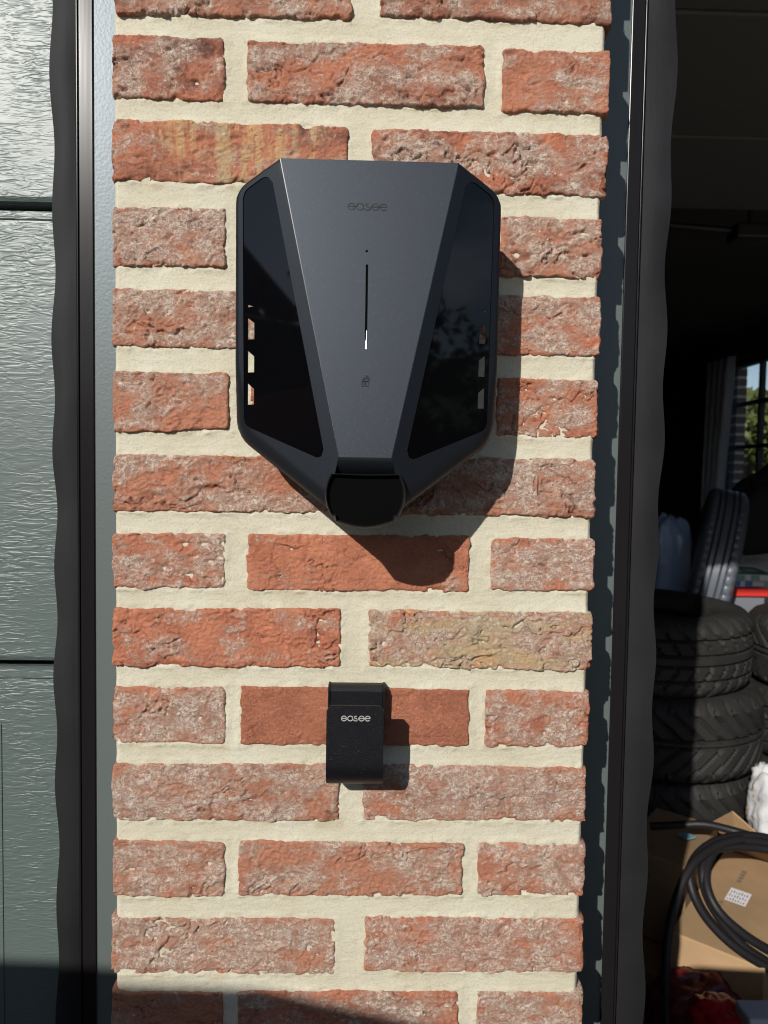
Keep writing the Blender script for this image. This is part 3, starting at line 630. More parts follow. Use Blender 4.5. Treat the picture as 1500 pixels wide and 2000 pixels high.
# ------------------------------------------------------------------ plug holder below
HX0, HX1, FX0, FX1 = .1780, .2240, .1787, .2225
ho = thing('plug_holder', 'small black steel plug holder hook screwed to the bricks under the charger', 'plug holder', (.2010, 0, 1.145))
prof = []                                  # (d, z) of a J shaped sheet: down the wall, round, and up the front
for a in np.linspace(0, 1, 6): prof.append((.004, 1.165-a*.034))
for a in np.linspace(math.pi, 2*math.pi, 20)[1:]: prof.append((.0255+.0215*math.cos(a), 1.1305+.0205*math.sin(a)))
for a in np.linspace(0, 1, 10)[1:]: prof.append((.0470-.0012*a, 1.1305+a*.0468))
def sheet(pr, xa, xb, th, corner=0):
    V = []; F = []; cols = 15; n = len(pr); top = pr[-1][1]
    for lay in (0, 1):
        for i, (d, z) in enumerate(pr):
            p, q = pr[max(i-1, 0)], pr[min(i+1, n-1)]; t = Vector((q[0]-p[0], q[1]-p[1])).normalized(); nr = Vector((t.y, -t.x))*th*lay
            for c in range(cols):
                u = c/(cols-1); x = xa+(xb-xa)*u; e = 0
                if corner:
                    dx = min(x-xa, xb-x)
                    if dx < corner and i == n-1: e = corner-math.sqrt(max(0, corner**2-(corner-dx)**2))
                V.append((x, -(d-nr.x), z-nr.y*1-e))
    m_ = n*cols
    for i in range(n-1):
        for c in range(cols-1):
            a = i*cols+c; F += [(a, a+cols, a+cols+1, a+1), (m_+a, m_+a+1, m_+a+cols+1, m_+a+cols)]
    for i in range(n-1):
        for c in (0, cols-1): a = i*cols+c; F.append((a, a+cols, a+cols+m_, a+m_))
    for c in range(cols-1):
        for i in (0, n-1): a = i*cols+c; F.append((a, a+1, a+1+m_, a+m_))
    return V, F
V, F = sheet(prof, FX0, FX1, .0025, .004); jh = mesh('front_plate', V, F, M['holder'], ho, True, 35)
bm = bmesh.new(); bm.from_mesh(jh.data); bmesh.ops.recalc_face_normals(bm, faces=bm.faces); bm.to_mesh(jh.data); bm.free()
pr = [(0, 1.1822), (.006, 1.1822), (.0105, 1.1812), (.0125, 1.1785), (.0125, 1.150), (.0045, 1.146), (0, 1.146)]
V = [(x, -d, z) for x in (HX0+.0018, HX1-.0018) for d, z in pr]; n = len(pr)
mesh('hood', V, [tuple(range(n)), tuple(range(2*n-1, n-1, -1))]+[(i, i+n, (i+1) % n+n, (i+1) % n) for i in range(n)], M['holder'], ho)
for xa in (HX0, HX1-.0013):
    V = [(x, -d*1.12, z+.0006) for x in (xa, xa+.0013) for d, z in pr]
    mesh('cheek', V, [tuple(range(n)), tuple(range(2*n-1, n-1, -1))]+[(i, i+n, (i+1) % n+n, (i+1) % n) for i in range(n)], M['holder'], ho)
MB().box((HX0+.002, -.0042, 1.120), (HX1-.002, -.0005, 1.1459), .001).build('wall_plate', M['holder'], ho)
l0, l1 = at(667, 1403, -.0465), at(723, 1403, -.0465)
logo(l0[0], l1[0], l0[2]+.0022, lambda z: -.0466, .17, M['logo_light'], ho, .0003)
ho.location.z -= .0022

# ------------------------------------------------------------------ closed garage door on the left
gd = thing('garage_door', 'closed grey-green sectional garage door with woodgrain skin left of the pillar', 'garage door', (-1.5, .15, 0))
seams = [2.10, 1.6115, 1.1545, .70, .24, .0]
DY = .14
for k, (zt, zb) in enumerate(zip(seams, seams[1:])):
    # section profile (y, z): flat skin, rolled lips at the seam
    if zt-zb < .05: continue
    t_, b_ = zt-.003, zb+.0025
    pr = [(DY+.03, t_), (DY+.007, t_), (DY+.003, t_-.0015), (DY+.003, t_-.0065), (DY-.001, t_-.0085), (DY-.001, t_-.0100), (DY+.0005, t_-.0115), (DY, t_-.018), (DY, b_+.006), (DY+.002, b_+.002), (DY+.008, b_), (DY+.03, b_)]
    V = [(x, y, z) for x in (-3.2, -.085) for y, z in pr]; n = len(pr)
    pn_ = mesh('door_section', V, [(i, i+1, n+i+1, n+i) for i in range(n-1)]+[tuple(range(n-1, -1, -1)), tuple(range(n, 2*n))], M['grain'], gd)
    MB().box((-3.1, DY-.0008, b_+.045), (-.1610, DY-.0003, t_-.058), .0005).build('raised_field', M['grain'], gd) if k in (2, 3) else None
MB().box((-3.2, DY+.031, .0), (-.085, DY+.05, 2.1)).build('door_core', M['void'], gd)

# frames ---------------------------------------------------------------
def wavy(name, x_in, x_out, amp, y0, th, sd, parent, bulge=0):
    n = 420; V = []; F = []
    for i in range(n):
        z = (LZ-.01)*i/(n-1); xo = x_out+amp*(.75*math.sin(z*2*math.pi/.118+sd+1.3*math.sin(z*5))+.45*math.sin(z*2*math.pi/.31+sd*2))
        cols = 9
        for c in range(cols):
            t = c/(cols-1); x = x_in+(xo-x_in)*t; y = y0-.0014*math.sin(t*math.pi)*(1+.3*math.sin(z*23+sd))-bulge*t+.0007*math.sin(z*2*math.pi/.118+sd)*t
            V.append((x, y, z))
        for c in range(cols): V.append((V[-cols][0], V[-cols][1]+th, z))
    w_ = 18
    for i in range(n-1):
        for c in range(8): a = i*w_+c; F += [(a, a+1, a+w_+1, a+w_), (a+9, a+9+w_, a+10+w_, a+10)]
        for c in (0, 8): a = i*w_+c; F.append((a, a+w_, a+w_+9, a+9))
    o = mesh(name, V, F, M['rubber'], parent, True, 50)
    bm = bmesh.new(); bm.from_mesh(o.data); bmesh.ops.recalc_face_normals(bm, faces=bm.faces); bm.to_mesh(o.data); bm.free(); return o
fl = thing('door_frame', 'grey-green frame with wavy black rubber seal left of the brick pillar, beside the closed door', 'door frame', (-.04, .1, 0))
ax_ = lambda px, y, py=1000: float(at(px, py, y)[0])
MB().box((ax_(180, .1005), .1005, 0), (.0015, .16, LZ-.002)).build('jamb', M['jamb'], fl)
MB().box((ax_(157, .0985), .0985, 0), (ax_(184, .0985), .1003, LZ-.003), .0006).build('metal_strip', M['strip'], fl)
MB().box((ax_(152, .098), .0975, 0), (ax_(155.5, .098), .15, LZ-.004), .0005).build('clip_rail', M['strip'], fl)
MB().box((ax_(150, .11), .112, 0), (ax_(186, .11), .15, LZ-.005)).build('frame_return', M['void'], fl)
wavy('rubber_seal', ax_(151.5, .104), ax_(107, .104), .0020, .104, .0025, .4, fl)
fr = thing('door_frame', 'shaded frame with wavy black rubber seal right of the brick pillar, beside the open garage', 'door frame', (.44, .1, 0))
MB().box((.3945, .1005, 0), (ax_(1207, .1005), .135, LZ-.002)).build('jamb', M['jamb'], fr)
MB().box((ax_(1204.5, .0985), .0985, 0), (ax_(1230, .0985), .135, LZ-.003), .0008).build('metal_strip', M['strip'], fr)
MB().box((ax_(1231, .0975), .0975, 0), (ax_(1234, .0975), .133, LZ-.004), .0004).build('clip_rail', M['strip'], fr)
wavy('rubber_seal', ax_(1234.5, .104), ax_(1288, .104), .0026, .104, .0025, 2.2, fr)
# raised door overhead
od = thing('raised_garage_door', 'raised garage door lying flat under the ceiling of the open garage', 'garage door', (1.5, 1, 2.2))
for k, (y0, y1) in enumerate(((.20, .765), (.775, 1.24), (1.25, 1.72))):
    MB().box((.50, y0, 2.22), (2.5, y1, 2.26), .004).build('door_section', M['dpanel'], od)
rt = thing('ceiling_rail', 'dark metal track under the ceiling of the open garage', 'door track', (1.2, 2, 2.2))
for x in (.62, 2.46): MB().box((x, .35, 2.265), (x+.04, 3.0, 2.30)).build('track', M['darkmetal'], rt)
MB().tube([(.9, 1.95, 2.27), (1.45, 1.80, 2.18)], .012, 8).box((1.40, 1.76, 2.15), (1.52, 1.84, 2.20), .008).tube([(1.46, 1.8, 2.2), (1.46, 1.8, 2.34)], .008, 6).build('closer_arm', M['darkmetal'], rt)

# ------------------------------------------------------------------ window in the side wall
wi = thing('window', 'dark-framed window with glazing bars in the garage side wall', 'window', (WX, 3.7, 1.7))
fm = MB(); fm.box((WX+.02, WY0, WZ0), (WX+.08, WY0+.05, WZ1), .004).box((WX+.02, WY1-.05, WZ0), (WX+.08, WY1, WZ1), .004).box((WX+.021, WY0, WZ1-.05), (WX+.079, WY1, WZ1), .004).box((WX+.021, WY0, WZ0), (WX+.079, WY1, WZ0+.05), .004)
fm.build('frame', M['frame'], wi)
for z in (1.585, 1.865): MB().box((WX+.03, WY0+.05, z-.012), (WX+.07, WY1-.05, z+.012)).build('glazing_bar', M['frame'], wi)
for y in (3.88, 3.37): MB().box((WX+.032, y-.011, WZ0+.05), (WX+.068, y+.011, WZ1-.05)).build('glazing_bar', M['frame'], wi)
ys = [WY0+.05, 3.37, 3.88, WY1-.05]; zs = [WZ0+.05, 1.585, 1.865, WZ1-.05]
for a, b_ in zip(ys, ys[1:]):
    for c, d in zip(zs, zs[1:]): MB().box((WX+.049, a+.003, c+.003), (WX+.052, b_-.003, d-.003)).build('pane', M['pane'], wi)
cu = MB(); nU = 60; V = []
for i in range(nU):
    t = i/(nU-1)
    for j in range(10):
        q = j/9; y = 4.46-.36*t*(1-.35*q); V.append((WX-.03+.025*math.sin(t*26+q), y, 2.18-q*1.1))
cu = mesh('curtain', V, [(i*10+j, (i+1)*10+j, (i+1)*10+j+1, i*10+j+1) for i in range(nU-1) for j in range(9)], M['curtain'], None, True)
sm = cu.modifiers.new('thickness', 'SOLIDIFY'); sm.thickness = .003
tag(cu, 'pale grey curtain gathered at the far side of the garage window', 'curtain')
pier = thing('brick_pier', 'narrow red brick pier outside, seen through the garage window', 'brick pier', (2.85, 4.5, 0))
MB().box((2.758, 4.352, 0), (2.822, 4.448, 2.4)).build('mortar', MATM, pier)
bme = {}
for k in range(20, 35):
    z = k*.065+.03
    if 'm' not in bme:
        mb = MB().box((-.035, -.05, -.024), (.035, .05, .024), .003); me = bpy.data.meshes.new('brick'); me.from_pydata(mb.v, [], mb.f); bme['m'] = me
        for kk, val in (('eff', .0), ('tone', .9), ('sand', 0)):
            aa = me.attributes.new(kk, 'FLOAT', 'POINT'); aa.data.foreach_set('value', [val]*len(me.vertices))
    o = link('brick', bme['m'], MATB, pier); o.location = Vector((2.79, 4.40, z))-Vector(pier.location)

# ------------------------------------------------------------------ tyres
def tyre_mesh(Ro, wdt, style, nT=300, name='car_tyre'):
    prof = []                                # (radius, height) outer skin from bead to bead
    hw = wdt/2; ri = Ro*.66
    pts = [(ri, -hw*.78), (ri+.01, -hw*.92), (ri+(Ro-ri)*.45, -hw*1.0), (Ro-.022, -hw*.93), (Ro-.008, -hw*.80), (Ro-.002, -hw*.68)]
    nt_ = 26; pts2 = [(Ro-.002*(abs(q)**3), q*hw*.66) for q in np.linspace(-1, 1, nt_)]
    allp = pts+pts2+[(r, -z) for r, z in pts[::-1]]; allp += [(ri-.004, hw*.5), (ri+.02, hw*.3), (ri+.02, -hw*.3), (ri-.004, -hw*.5)]
    n = len(allp); V = np.zeros((nT, n, 3)); a = np.linspace(0, 2*math.pi, nT, endpoint=False)
    for j, (r, z) in enumerate(allp):
        rr = np.full(nT, r); q = z/hw
        if r > Ro-.03 and j < n-4:
            qa = abs(q); dep = .010
            if style == 'v': 
                g = np.mod(a*34/(2*math.pi)+qa*2.3, 1) < .17; rr = rr-dep*g*(qa > .06)*(1 if qa < .9 else .5); rr = rr-(dep if abs(qa-.07) < .03 else 0)
            elif style == 'rib':
                rr = rr-(dep if min(abs(qa-.18), abs(qa-.46)) < .035 else 0); g = np.mod(a*60/(2*math.pi)+q*.8, 1) < .22; rr = rr-.004*g*(qa > .5)
            else:
                rr = rr-(dep if min(abs(qa-.12), abs(qa-.50)) < .035 else 0); g = np.mod(a*40/(2*math.pi)+q*1.6*(1 if q > 0 else -1), 1) < .16; rr = rr-.009*g*(qa > .14)
        V[:, j, 0] = rr*np.cos(a); V[:, j, 1] = rr*np.sin(a); V[:, j, 2] = z
    i = np.arange(nT)[:, None]; j = np.arange(n)[None, :]; i2 = (i+1) % nT; j2 = (j+1) % n
    F = np.stack([i*n+j, i2*n+j, i2*n+j2, i*n+j2], -1).reshape(-1, 4)
    me = bpy.data.meshes.new('car_tyre'); V = V.reshape(-1, 3)
    me.vertices.add(len(V)); me.vertices.foreach_set('co', V.ravel().astype(np.float32)); me.loops.add(F.size); me.loops.foreach_set('vertex_index', F.ravel().astype(np.int32))
    me.polygons.add(len(F)); me.polygons.foreach_set('loop_start', np.arange(0, F.size, 4, dtype=np.int32)); me.update(calc_edges=True)
    me.polygons.foreach_set('use_smooth', np.ones(len(F), bool)); me.set_sharp_from_angle(angle=R(45)); me.validate(); me.materials.append(M['tyre']); return me
tv, tr_, tb = tyre_mesh(.315, .235, 'v'), tyre_mesh(.325, .145, 'rib'), tyre_mesh(.315, .225, 'block')
def tyre(me, loc, rot, label, group):
    o = bpy.data.objects.new('car_tyre', me); C.objects.link(o); o.location = loc; o.rotation_euler = rot; return tag(o, label, 'tyre', group)
TX, TY = 1.085, 1.62
tyre(tb, (TX-.015, TY, .868), (R(1), 0, .3), 'top tyre of the sunlit stack, with straight circumferential grooves', 'tyres stacked in the garage')
tyre(tv, (TX+.015, TY-.02, .637), (0, R(1), 1.1), 'second tyre from the top of the sunlit stack, with V-shaped tread grooves', 'tyres stacked in the garage')
tyre(tv, (TX, TY, .402), (0, 0, 2.0), 'third tyre down in the stack, just above the cardboard box', 'tyres stacked in the garage')
tyre(tb, (TX, TY, .165), (0, 0, 2.9), 'bottom tyre of the stack, on the floor behind the boxes', 'tyres stacked in the garage')
for k, z in enumerate((.115, .345, .575, .805)):
    tyre(tv if k % 2 else tb, (TX+.70+.01*k, TY+.10, z), (0, 0, k), ['bottom tyre of the second stack, on the floor at the right edge', 'lower middle tyre of the second stack, at the right edge', 'upper middle tyre of the second stack, at the right edge', 'top tyre of the second stack, cut by the right edge of the photo'][k], 'tyres stacked in the garage')
p = at(1384, 1120, 2.10); tyre(tr_, tuple(p), (0, 0, 0), 'narrow ribbed spare tyre standing upright behind the tyre stack', 'tyres stacked in the garage').rotation_euler = (Matrix.Rotation(R(12), 3, 'Y') @ Matrix.Rotation(R(-23), 3, 'Z') @ Matrix.Rotation(R(90), 3, 'Y')).to_euler()
tr_.materials[0] = mat('skylit_tyre', (.10, .11, .13), .36, 0, .5)  # paler bluish rubber: sky light on this tyre put into its colour
# trestle that carries the things behind the tyres
tb_ = thing('workbench', 'dark low workbench behind the tyres in the garage', 'workbench', (1.6, 2.6, 0))
MB().box((.95, 1.96, .66), (2.5, 2.9, .70), .004).build('top', M['darkmetal'], tb_)
for x, y in ((1.0, 2.0), (2.4, 2.0), (1.0, 2.84), (2.4, 2.84)): MB().box((x, y, 0), (x+.05, y+.05, .6595)).build('leg', M['darkmetal'], tb_)
# blue translucent container
def lumpy(name, c, s, amp, sc_, m, parent=None, seed=0, nu=48, nv=32, sq=2.6):
    V = []
    for i in range(nv+1):
        ph = -math.pi/2+math.pi*i/nv
        for j in range(nu):
            th = 2*math.pi*j/nu; d = np.array([math.cos(ph)*math.cos(th), math.cos(ph)*math.sin(th), math.sin(ph)])
            k = (sum(abs(d)**sq))**(-1/sq); V.append(d*k)
    V = np.array(V); nn = fbm(V[:, 0]*sc_, V[:, 1]*sc_+seed, V[:, 2]*sc_, 4, .55); rd = ridge(V[:, 0]*sc_*1.3, V[:, 1]*sc_*1.3, V[:, 2]*sc_*1.3+seed, 2)
    V = V*(1+amp*nn+amp*.5*rd)[:, None]*np.array(s)+np.array(c)
    F = [(i*nu+j, i*nu+(j+1) % nu, (i+1)*nu+(j+1) % nu, (i+1)*nu+j) for i in range(nv) for j in range(nu)]
    return mesh(name, V, F, m, parent, True)
p = at(1312, 1120, 2.0); tag(lumpy('plastic_bag', (p[0], 2.05, p[2]-.06), (.075, .07, .26), .09, 2.4, M['blue'], seed=3, sq=4), 'upright blue plastic bag behind the tyre stack, left of the spare tyre', 'bag')
# crate with red edge and magazines, white cloth heap
cra = thing('storage_crate', 'grey storage crate with a red lid edge behind the tyres', 'crate', (1.75, 2.2, .7))
def slab(mb, px0, px1, py_b, Y, dep, zt, th, rot=0):
    a, b_ = at(px0, py_b, Y), at(px1, py_b, Y); return mb.box((a[0], Y, zt-th), (b_[0], Y+dep, zt), .004)
CY = 2.0; za = at(1440, 1165, CY)[2]; xa = at(1392, 1160, CY)[0]; xb = at(1495, 1160, CY)[0]
MB().box((xa+.01, CY, .7005), (xb, CY+.32, za), .006).build('body', M['grey'], cra)
MB().box((xa-.005, CY-.012, za+.0005), (xb+.01, CY+.33, za+.032), .006).build('lid', M['redhard'], cra)
for k, (ox, m_, an, lab) in enumerate(((-.01, 'print_blue', .15, 'blue and white magazine lying on the red crate lid'), (.05, 'print_green', -.2, 'green and white rolled magazine on top of the heap on the crate'))):
    mz = thing('magazine', lab, 'magazine', ((xa+xb)/2+ox, CY+.13, za+.034+k*.024))
    for nm, a_, b_, mm_ in (('pages', (-.10, -.12, 0), (.10, .12, .022), 'paper'), ('cover', (-.101, -.122, .0222), (.101, .122, .024), m_)):
        MB().box(a_, b_, .002).build(nm, M[mm_], None).parent = mz
    for q in range(3):
        oo = MB().box((-.08+.05*q, -.1219, .003), (-.05+.05*q, -.1215, .0205)).build('print_patch', M[m_], None); oo.parent = mz
        oo = MB().box((-.075+.055*q, -.09+.03*q, .0241), (-.035+.055*q, -.02+.03*q, .0246)).build('print_patch', M['paper'], None); oo.parent = mz
    mz.rotation_euler = (0, 0, an)
p = at(1475, 1120, 2.42); tag(lumpy('cloth_heap', (p[0]+.06, 2.50, .86), (.24, .17, .17), .10, 1.8, M['cloth'], seed=9, sq=2), 'crumpled white cloth heaped behind the magazines on the crate', 'cloth')
p = at(1495, 1000, 2.9); tag(lumpy('dark_bag', (p[0]+.02, 2.72, 1.02), (.34, .16, .42), .12, 1.6, mat('dark_cloth', (.022, .018, .02), .9), seed=21, sq=2.2), 'dark bulky bag standing behind the white cloth under the window', 'bag')

# ------------------------------------------------------------------ cardboard boxes, cable, bags in the foreground of the garage
def orient_box(c, ax, ay, h, m, name, parent):    # c = top corner, ax, ay = edge vectors (xy), h = height
    c = np.array(c, float); ax = np.array([*ax, 0.]); ay = np.array([*ay, 0.]); z = np.array([0, 0, -h]); V = [c, c+ax, c+ax+ay, c+ay, c+z, c+ax+z, c+ax+ay+z, c+ay+z]
    bm = bmesh.new(); vs = [bm.verts.new(v) for v in V]
    for f in [(0, 1, 2, 3), (7, 6, 5, 4), (4, 5, 1, 0), (5, 6, 2, 1), (6, 7, 3, 2), (7, 4, 0, 3)]: bm.faces.new([vs[i] for i in f])
    bmesh.ops.recalc_face_normals(bm, faces=bm.faces); bmesh.ops.bevel(bm, geom=bm.edges[:], offset=.003, segments=2, affect='EDGES', profile=.5)
    me = bpy.data.meshes.new(name); bm.to_mesh(me); bm.free(); return link(name, me, m, parent)
ZT = .40
F1, F2 = atz(1308, 1818, ZT), atz(1472, 1884, ZT); ex = (F2-F1)[:2]; exn = ex/np.linalg.norm(ex); eyn = np.array([-exn[1], exn[0]])
bx = thing('cardboard_box', 'sunlit brown cardboard box with a white address label and an open flap', 'cardboard box', tuple(F1))
W1, D1 = np.linalg.norm(ex)+.02, float((atz(1368, 1642, ZT)-F1)[:2]@eyn)
orient_box(F1, exn*W1, eyn*D1, .13, M['card'], 'body', bx)
def on_top(u, v, dz=.0006): q = F1[:2]+exn*u+eyn*v; return (q[0], q[1], ZT+dz)
# label
lc = atz(1442, 1752, ZT); rel = (lc-F1)[:2]; lu, lv = rel@exn, rel@eyn
V = [on_top(lu-.022, lv-.033, .0012), on_top(lu+.022, lv-.033, .0012), on_top(lu+.022, lv+.030, .0012), on_top(lu-.022, lv+.030, .0012)]
lb = mesh('label', V, [(0, 1, 2, 3)], M['paper'], bx)
tx = MB()
for k in range(7):
    for q in range(3): u0 = lu-.018+k*.0055; v0 = lv-.028+q*.018; tx.add([on_top(u0, v0, .0016), on_top(u0+.0022, v0, .0016), on_top(u0+.0022, v0+.006+.008*((k*7+q*3) % 5)/5, .0016), on_top(u0, v0+.006+.008*((k*7+q*3) % 5)/5, .0016)], [(0, 1, 2, 3)])
for k in range(4):
    for (uu, vv, hh) in ((-.030, -.105, .012), (-.02, .065, .014)):
        u0 = lu+uu; v0 = lv+vv+k*.017; tx.add([on_top(u0, v0), on_top(u0+.010, v0), on_top(u0+.010, v0+hh), on_top(u0, v0+hh)], [(0, 1, 2, 3)])
tx.build('box_print', M['ink'], bx)['kind'] = 'stuff'
bl = [on_top(.025, D1, .001), on_top(.17, D1, .001)]; t1 = at(1390, 1609, bl[0][1]+.02); t2 = at(1431, 1587, bl[1][1]+.02)
fl_ = mesh('flap', [bl[0], bl[1], t2, t1, *(np.array(v)+np.array((0, .001, .004)) for v in (bl[0], bl[1], t2, t1))], [(0, 1, 2, 3), (7, 6, 5, 4), (0, 4, 5, 1), (1, 5, 6, 2), (2, 6, 7, 3), (3, 7, 4, 0)], M['card'], bx)
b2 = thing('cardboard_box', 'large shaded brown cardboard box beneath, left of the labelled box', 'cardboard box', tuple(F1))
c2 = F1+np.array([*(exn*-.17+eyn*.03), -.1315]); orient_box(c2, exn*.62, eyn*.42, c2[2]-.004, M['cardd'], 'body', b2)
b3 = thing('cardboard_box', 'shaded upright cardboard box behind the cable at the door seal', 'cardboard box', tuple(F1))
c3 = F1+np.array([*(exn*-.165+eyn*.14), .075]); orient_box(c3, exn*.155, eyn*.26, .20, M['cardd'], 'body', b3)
p = atz(1341, 1634, .49); mb = MB().box((-.016, -.014, 0), (.016, .014, .004)); tc_ = mb.build('teal_card', M['teal'], None); tc_.location = tuple(p); tc_.rotation_euler = (0, .1, .5); tag(tc_, 'small teal card lying on the shaded cardboard box', 'card')
# charging cable: loops lying over the boxes
def cp(px, py, y): return at(px, py, y)
CYb = F1[1]
loop = [(1270, 1614, 1.02), (1320, 1612, 1.0), (1375, 1610, .98), (1430, 1622, .96), (1490, 1640, .93), (1560, 1665, .90), (1640, 1740, .88), (1640, 1850, .84), (1560, 1900, .80), (1480, 1868, .78), (1430, 1825, .79), (1385, 1760, .81), (1372, 1700, .84), (1390, 1660, .88), (1440, 1642, .90), (1510, 1650, .91),
        (1600, 1690, .89), (1655, 1790, .86), (1620, 1890, .80), (1540, 1905, .77), (1450, 1860, .77), (1385, 1800, .79), (1352, 1740, .81), (1350, 1690, .84), (1385, 1650, .88), (1450, 1632, .91), (1530, 1648, .92), (1620, 1720, .87), (1650, 1820, .84), (1580, 1880, .79), (1490, 1850, .765), (1408, 1785, .783), (1379, 1718, .825), (1398, 1660, .875), (1470, 1655, .90), (1520, 1665, .9)]
P = smoothpath([cp(*q) for q in loop], 12); mb = MB().tube(P, .0088, 12)
tail = [(1450, 1638, .895), (1400, 1652, .87), (1352, 1690, .83), (1320, 1760, .79), (1303, 1850, .75), (1300, 1950, .72), (1304, 2080, .70)]
mb.tube(smoothpath([cp(*q) for q in tail], 12), .0088, 12)
cb = mb.build('charging_cable', M['cable'], None, True); tag(cb, 'thick black charging cable coiled over the cardboard boxes', 'cable')
# red film bags and pale things at the foot
p = at(1440, 1990, .62); 
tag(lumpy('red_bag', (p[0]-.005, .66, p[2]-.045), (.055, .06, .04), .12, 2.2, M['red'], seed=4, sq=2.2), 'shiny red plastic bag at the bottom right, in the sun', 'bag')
p = at(1400, 1955, .78); tag(lumpy('red_bag', (p[0]-.01, .82, p[2]-.05), (.11, .06, .08), .14, 2.4, mat('shaded_red_film', (.10, .008, .010), .4, bump=(30, .004, 4)), seed=14, sq=2.2), 'crumpled red bag below the cardboard boxes, its shade put into the colour', 'bag')  # red film darkened to stand in for shade on this bag
p = at(1464, 1992, .60); tag(MB().box((p[0], .60, p[2]-.20), (p[0]+.20, .65, p[2]), .004).build('plastic_box', mat('pale_grey_plastic', (.42, .44, .50), .45)), 'pale grey plastic box in the bottom right corner beside the red bag', 'box')
p = at(1495, 1575, 1.22); tag(lumpy('white_rag', (p[0]+.045, 1.24, p[2]-.01), (.062, .07, .10), .15, 2.9, M['rag'], seed=31, sq=2.8), 'crumpled white rag with a rust stain, above the cardboard box flap', 'cloth')
st_ = thing('storage_stool', 'dark stool standing behind the cardboard boxes', 'stool', (p[0]+.1, 1.25, 0))
MB().box((p[0]-.06, 1.12, p[2]-.155), (p[0]+.22, 1.30, p[2]-.125), .004).build('seat', M['darkmetal'], st_)
for x in (-.05, .18):
    for y in (1.13, 1.26): MB().box((p[0]+x, y, 0), (p[0]+x+.02, y+.02, p[2]-.1555)).build('leg', M['darkmetal'], st_)

# ------------------------------------------------------------------ what stands round about: seen in the glass, plus added shade casters
def leaves(name, boxes, n, size, m, parent, seed):
    rs = np.random.RandomState(seed); V = []; F = []
    for (c, s) in boxes:
        d = rs.normal(size=(n, 3)); d /= np.linalg.norm(d, axis=1)[:, None]; d *= rs.uniform(.55, 1.05, (n, 1)); P = np.array(c)+d*np.array(s)
        for q in P:
            a = rs.normal(size=3); a /= np.linalg.norm(a); b_ = np.cross(a, rs.normal(size=3)); b_ /= np.linalg.norm(b_); k = size*rs.uniform(.6, 1.4); i = len(V)
            V += [q-a*k, q+b_*k*.5, q+a*k, q-b_*k*.5]; F.append((i, i+1, i+2, i+3))
    return mesh(name, V, F, m, parent)
def tree(loc, h, r, m, label, seed, n=700, size=.12, conif=False):
    t = thing('conifer_tree' if conif else 'leafy_tree', label, 'tree', loc); rs = random.Random(seed); x, y, z = loc
    mb = MB().tube([(x, y, z-.1), (x+.05, y, z+h*.35), (x+.02, y+.05, z+h*.8)], [r*.09, r*.06, r*.02], 10)
    for k in range(5): a = rs.uniform(0, 6.28); mb.tube([(x+.03, y, z+h*(.25+.1*k)), (x+math.cos(a)*r*.6, y+math.sin(a)*r*.6, z+h*(.4+.1*k))], [r*.035, r*.01], 6)
    mb.build('trunk', M['bark'], t)
    if conif: bs = [((x, y, z+h*(.12+.8*k/7)), (r*(1-.85*k/7), r*(1-.85*k/7), h*.09)) for k in range(8)]
    else:
        bs = [((x, y, z+h*.62), (r*.8, r*.8, h*.26))]
        for k in range(9): a = rs.uniform(0, 6.28); q = rs.uniform(.45, .8); bs.append(((x+math.cos(a)*r*q, y+math.sin(a)*r*q, z+h*rs.uniform(.30, .85)), (r*.38, r*.38, h*.13)))
    leaves('crown', bs, n, size, m, t, seed)
tree((7.1, 12.4, 0), 3.3, 2.2, M['leaf'], 'sunlit green tree behind the garage, seen through the window', 3, 1300, .07)
tree((9.9, 15.5, 0), 3.9, 2.3, M['leaf'], 'taller green tree farther back to the right, seen through the window', 8, 1000, .09)
tree((6.5, -11, 0), 4.6, 1.5, M['leafd'], 'dark conifer across the driveway, mirrored in the right glass panel', 12, 420, .14, True)
tree((3.9, -12, 0), 3.9, 1.3, M['leafd'], 'shorter dark conifer across the driveway, mirrored in the charger', 15, 380, .14, True)
tree((9.2, -10, 0), 5.4, 2.2, M['leafd'], 'broad dark tree at the right end of the driveway hedge', 18, 500, .16)
hd = thing('hedge', 'tall dark clipped hedge across the driveway, mirrored in the charger glass', 'hedge', (3, -13.5, 0))
leaves('foliage', [((x, -13.5, 1.5), (1.3, .7, 1.6)) for x in np.arange(-16, 17, 1.6)], 260, .12, M['leafd'], hd, 44)
MB().box((-16.5, -13.8, -.05), (17, -13.2, 2.4), .2).build('woody_core', M['leafd'], hd)
hs = thing('neighbour_house', 'neighbouring brick house with a dark gable roof, mirrored in the left glass panel', 'house', (-13, -4, 0))
MB().box((-19, -7.5, -.1), (-10, -.5, 4.0)).build('wall', M['house'], hs)
mb = MB(); mb.add([(-19.4, -8, 3.95), (-9.6, -8, 3.95), (-9.6, -4, 7.0), (-19.4, -4, 7.0), (-19.4, 0, 3.95), (-9.6, 0, 3.95)], [(0, 1, 2, 3), (3, 2, 5, 4), (0, 3, 4), (1, 5, 2), (0, 4, 5, 1)]); mb.build('roof', M['roof'], hs)
MB().box((-11.6, -3.2, 5.0), (-10.9, -2.5, 8.2), .03).build('chimney', M['house'], hs)
hd2 = thing('hedge', 'tall dark clipped hedge along the right side of the driveway, mirrored in the right glass', 'hedge', (9, -6, 0))
leaves('foliage', [((9+.3*math.sin(y), y, 1.9), (.8, 1.1, 2.1+.25*math.sin(y*2.3))) for y in np.arange(-14, 0, 1.2)], 330, .12, M['leafd'], hd2, 54)
MB().box((8.8, -14, -.05), (9.3, 0, 3.1), .2).build('woody_core', M['leafd'], hd2)
hd3 = thing('hedge', 'dark hedge along the left side of the driveway before the neighbouring house', 'hedge', (-8.6, -6, 0))
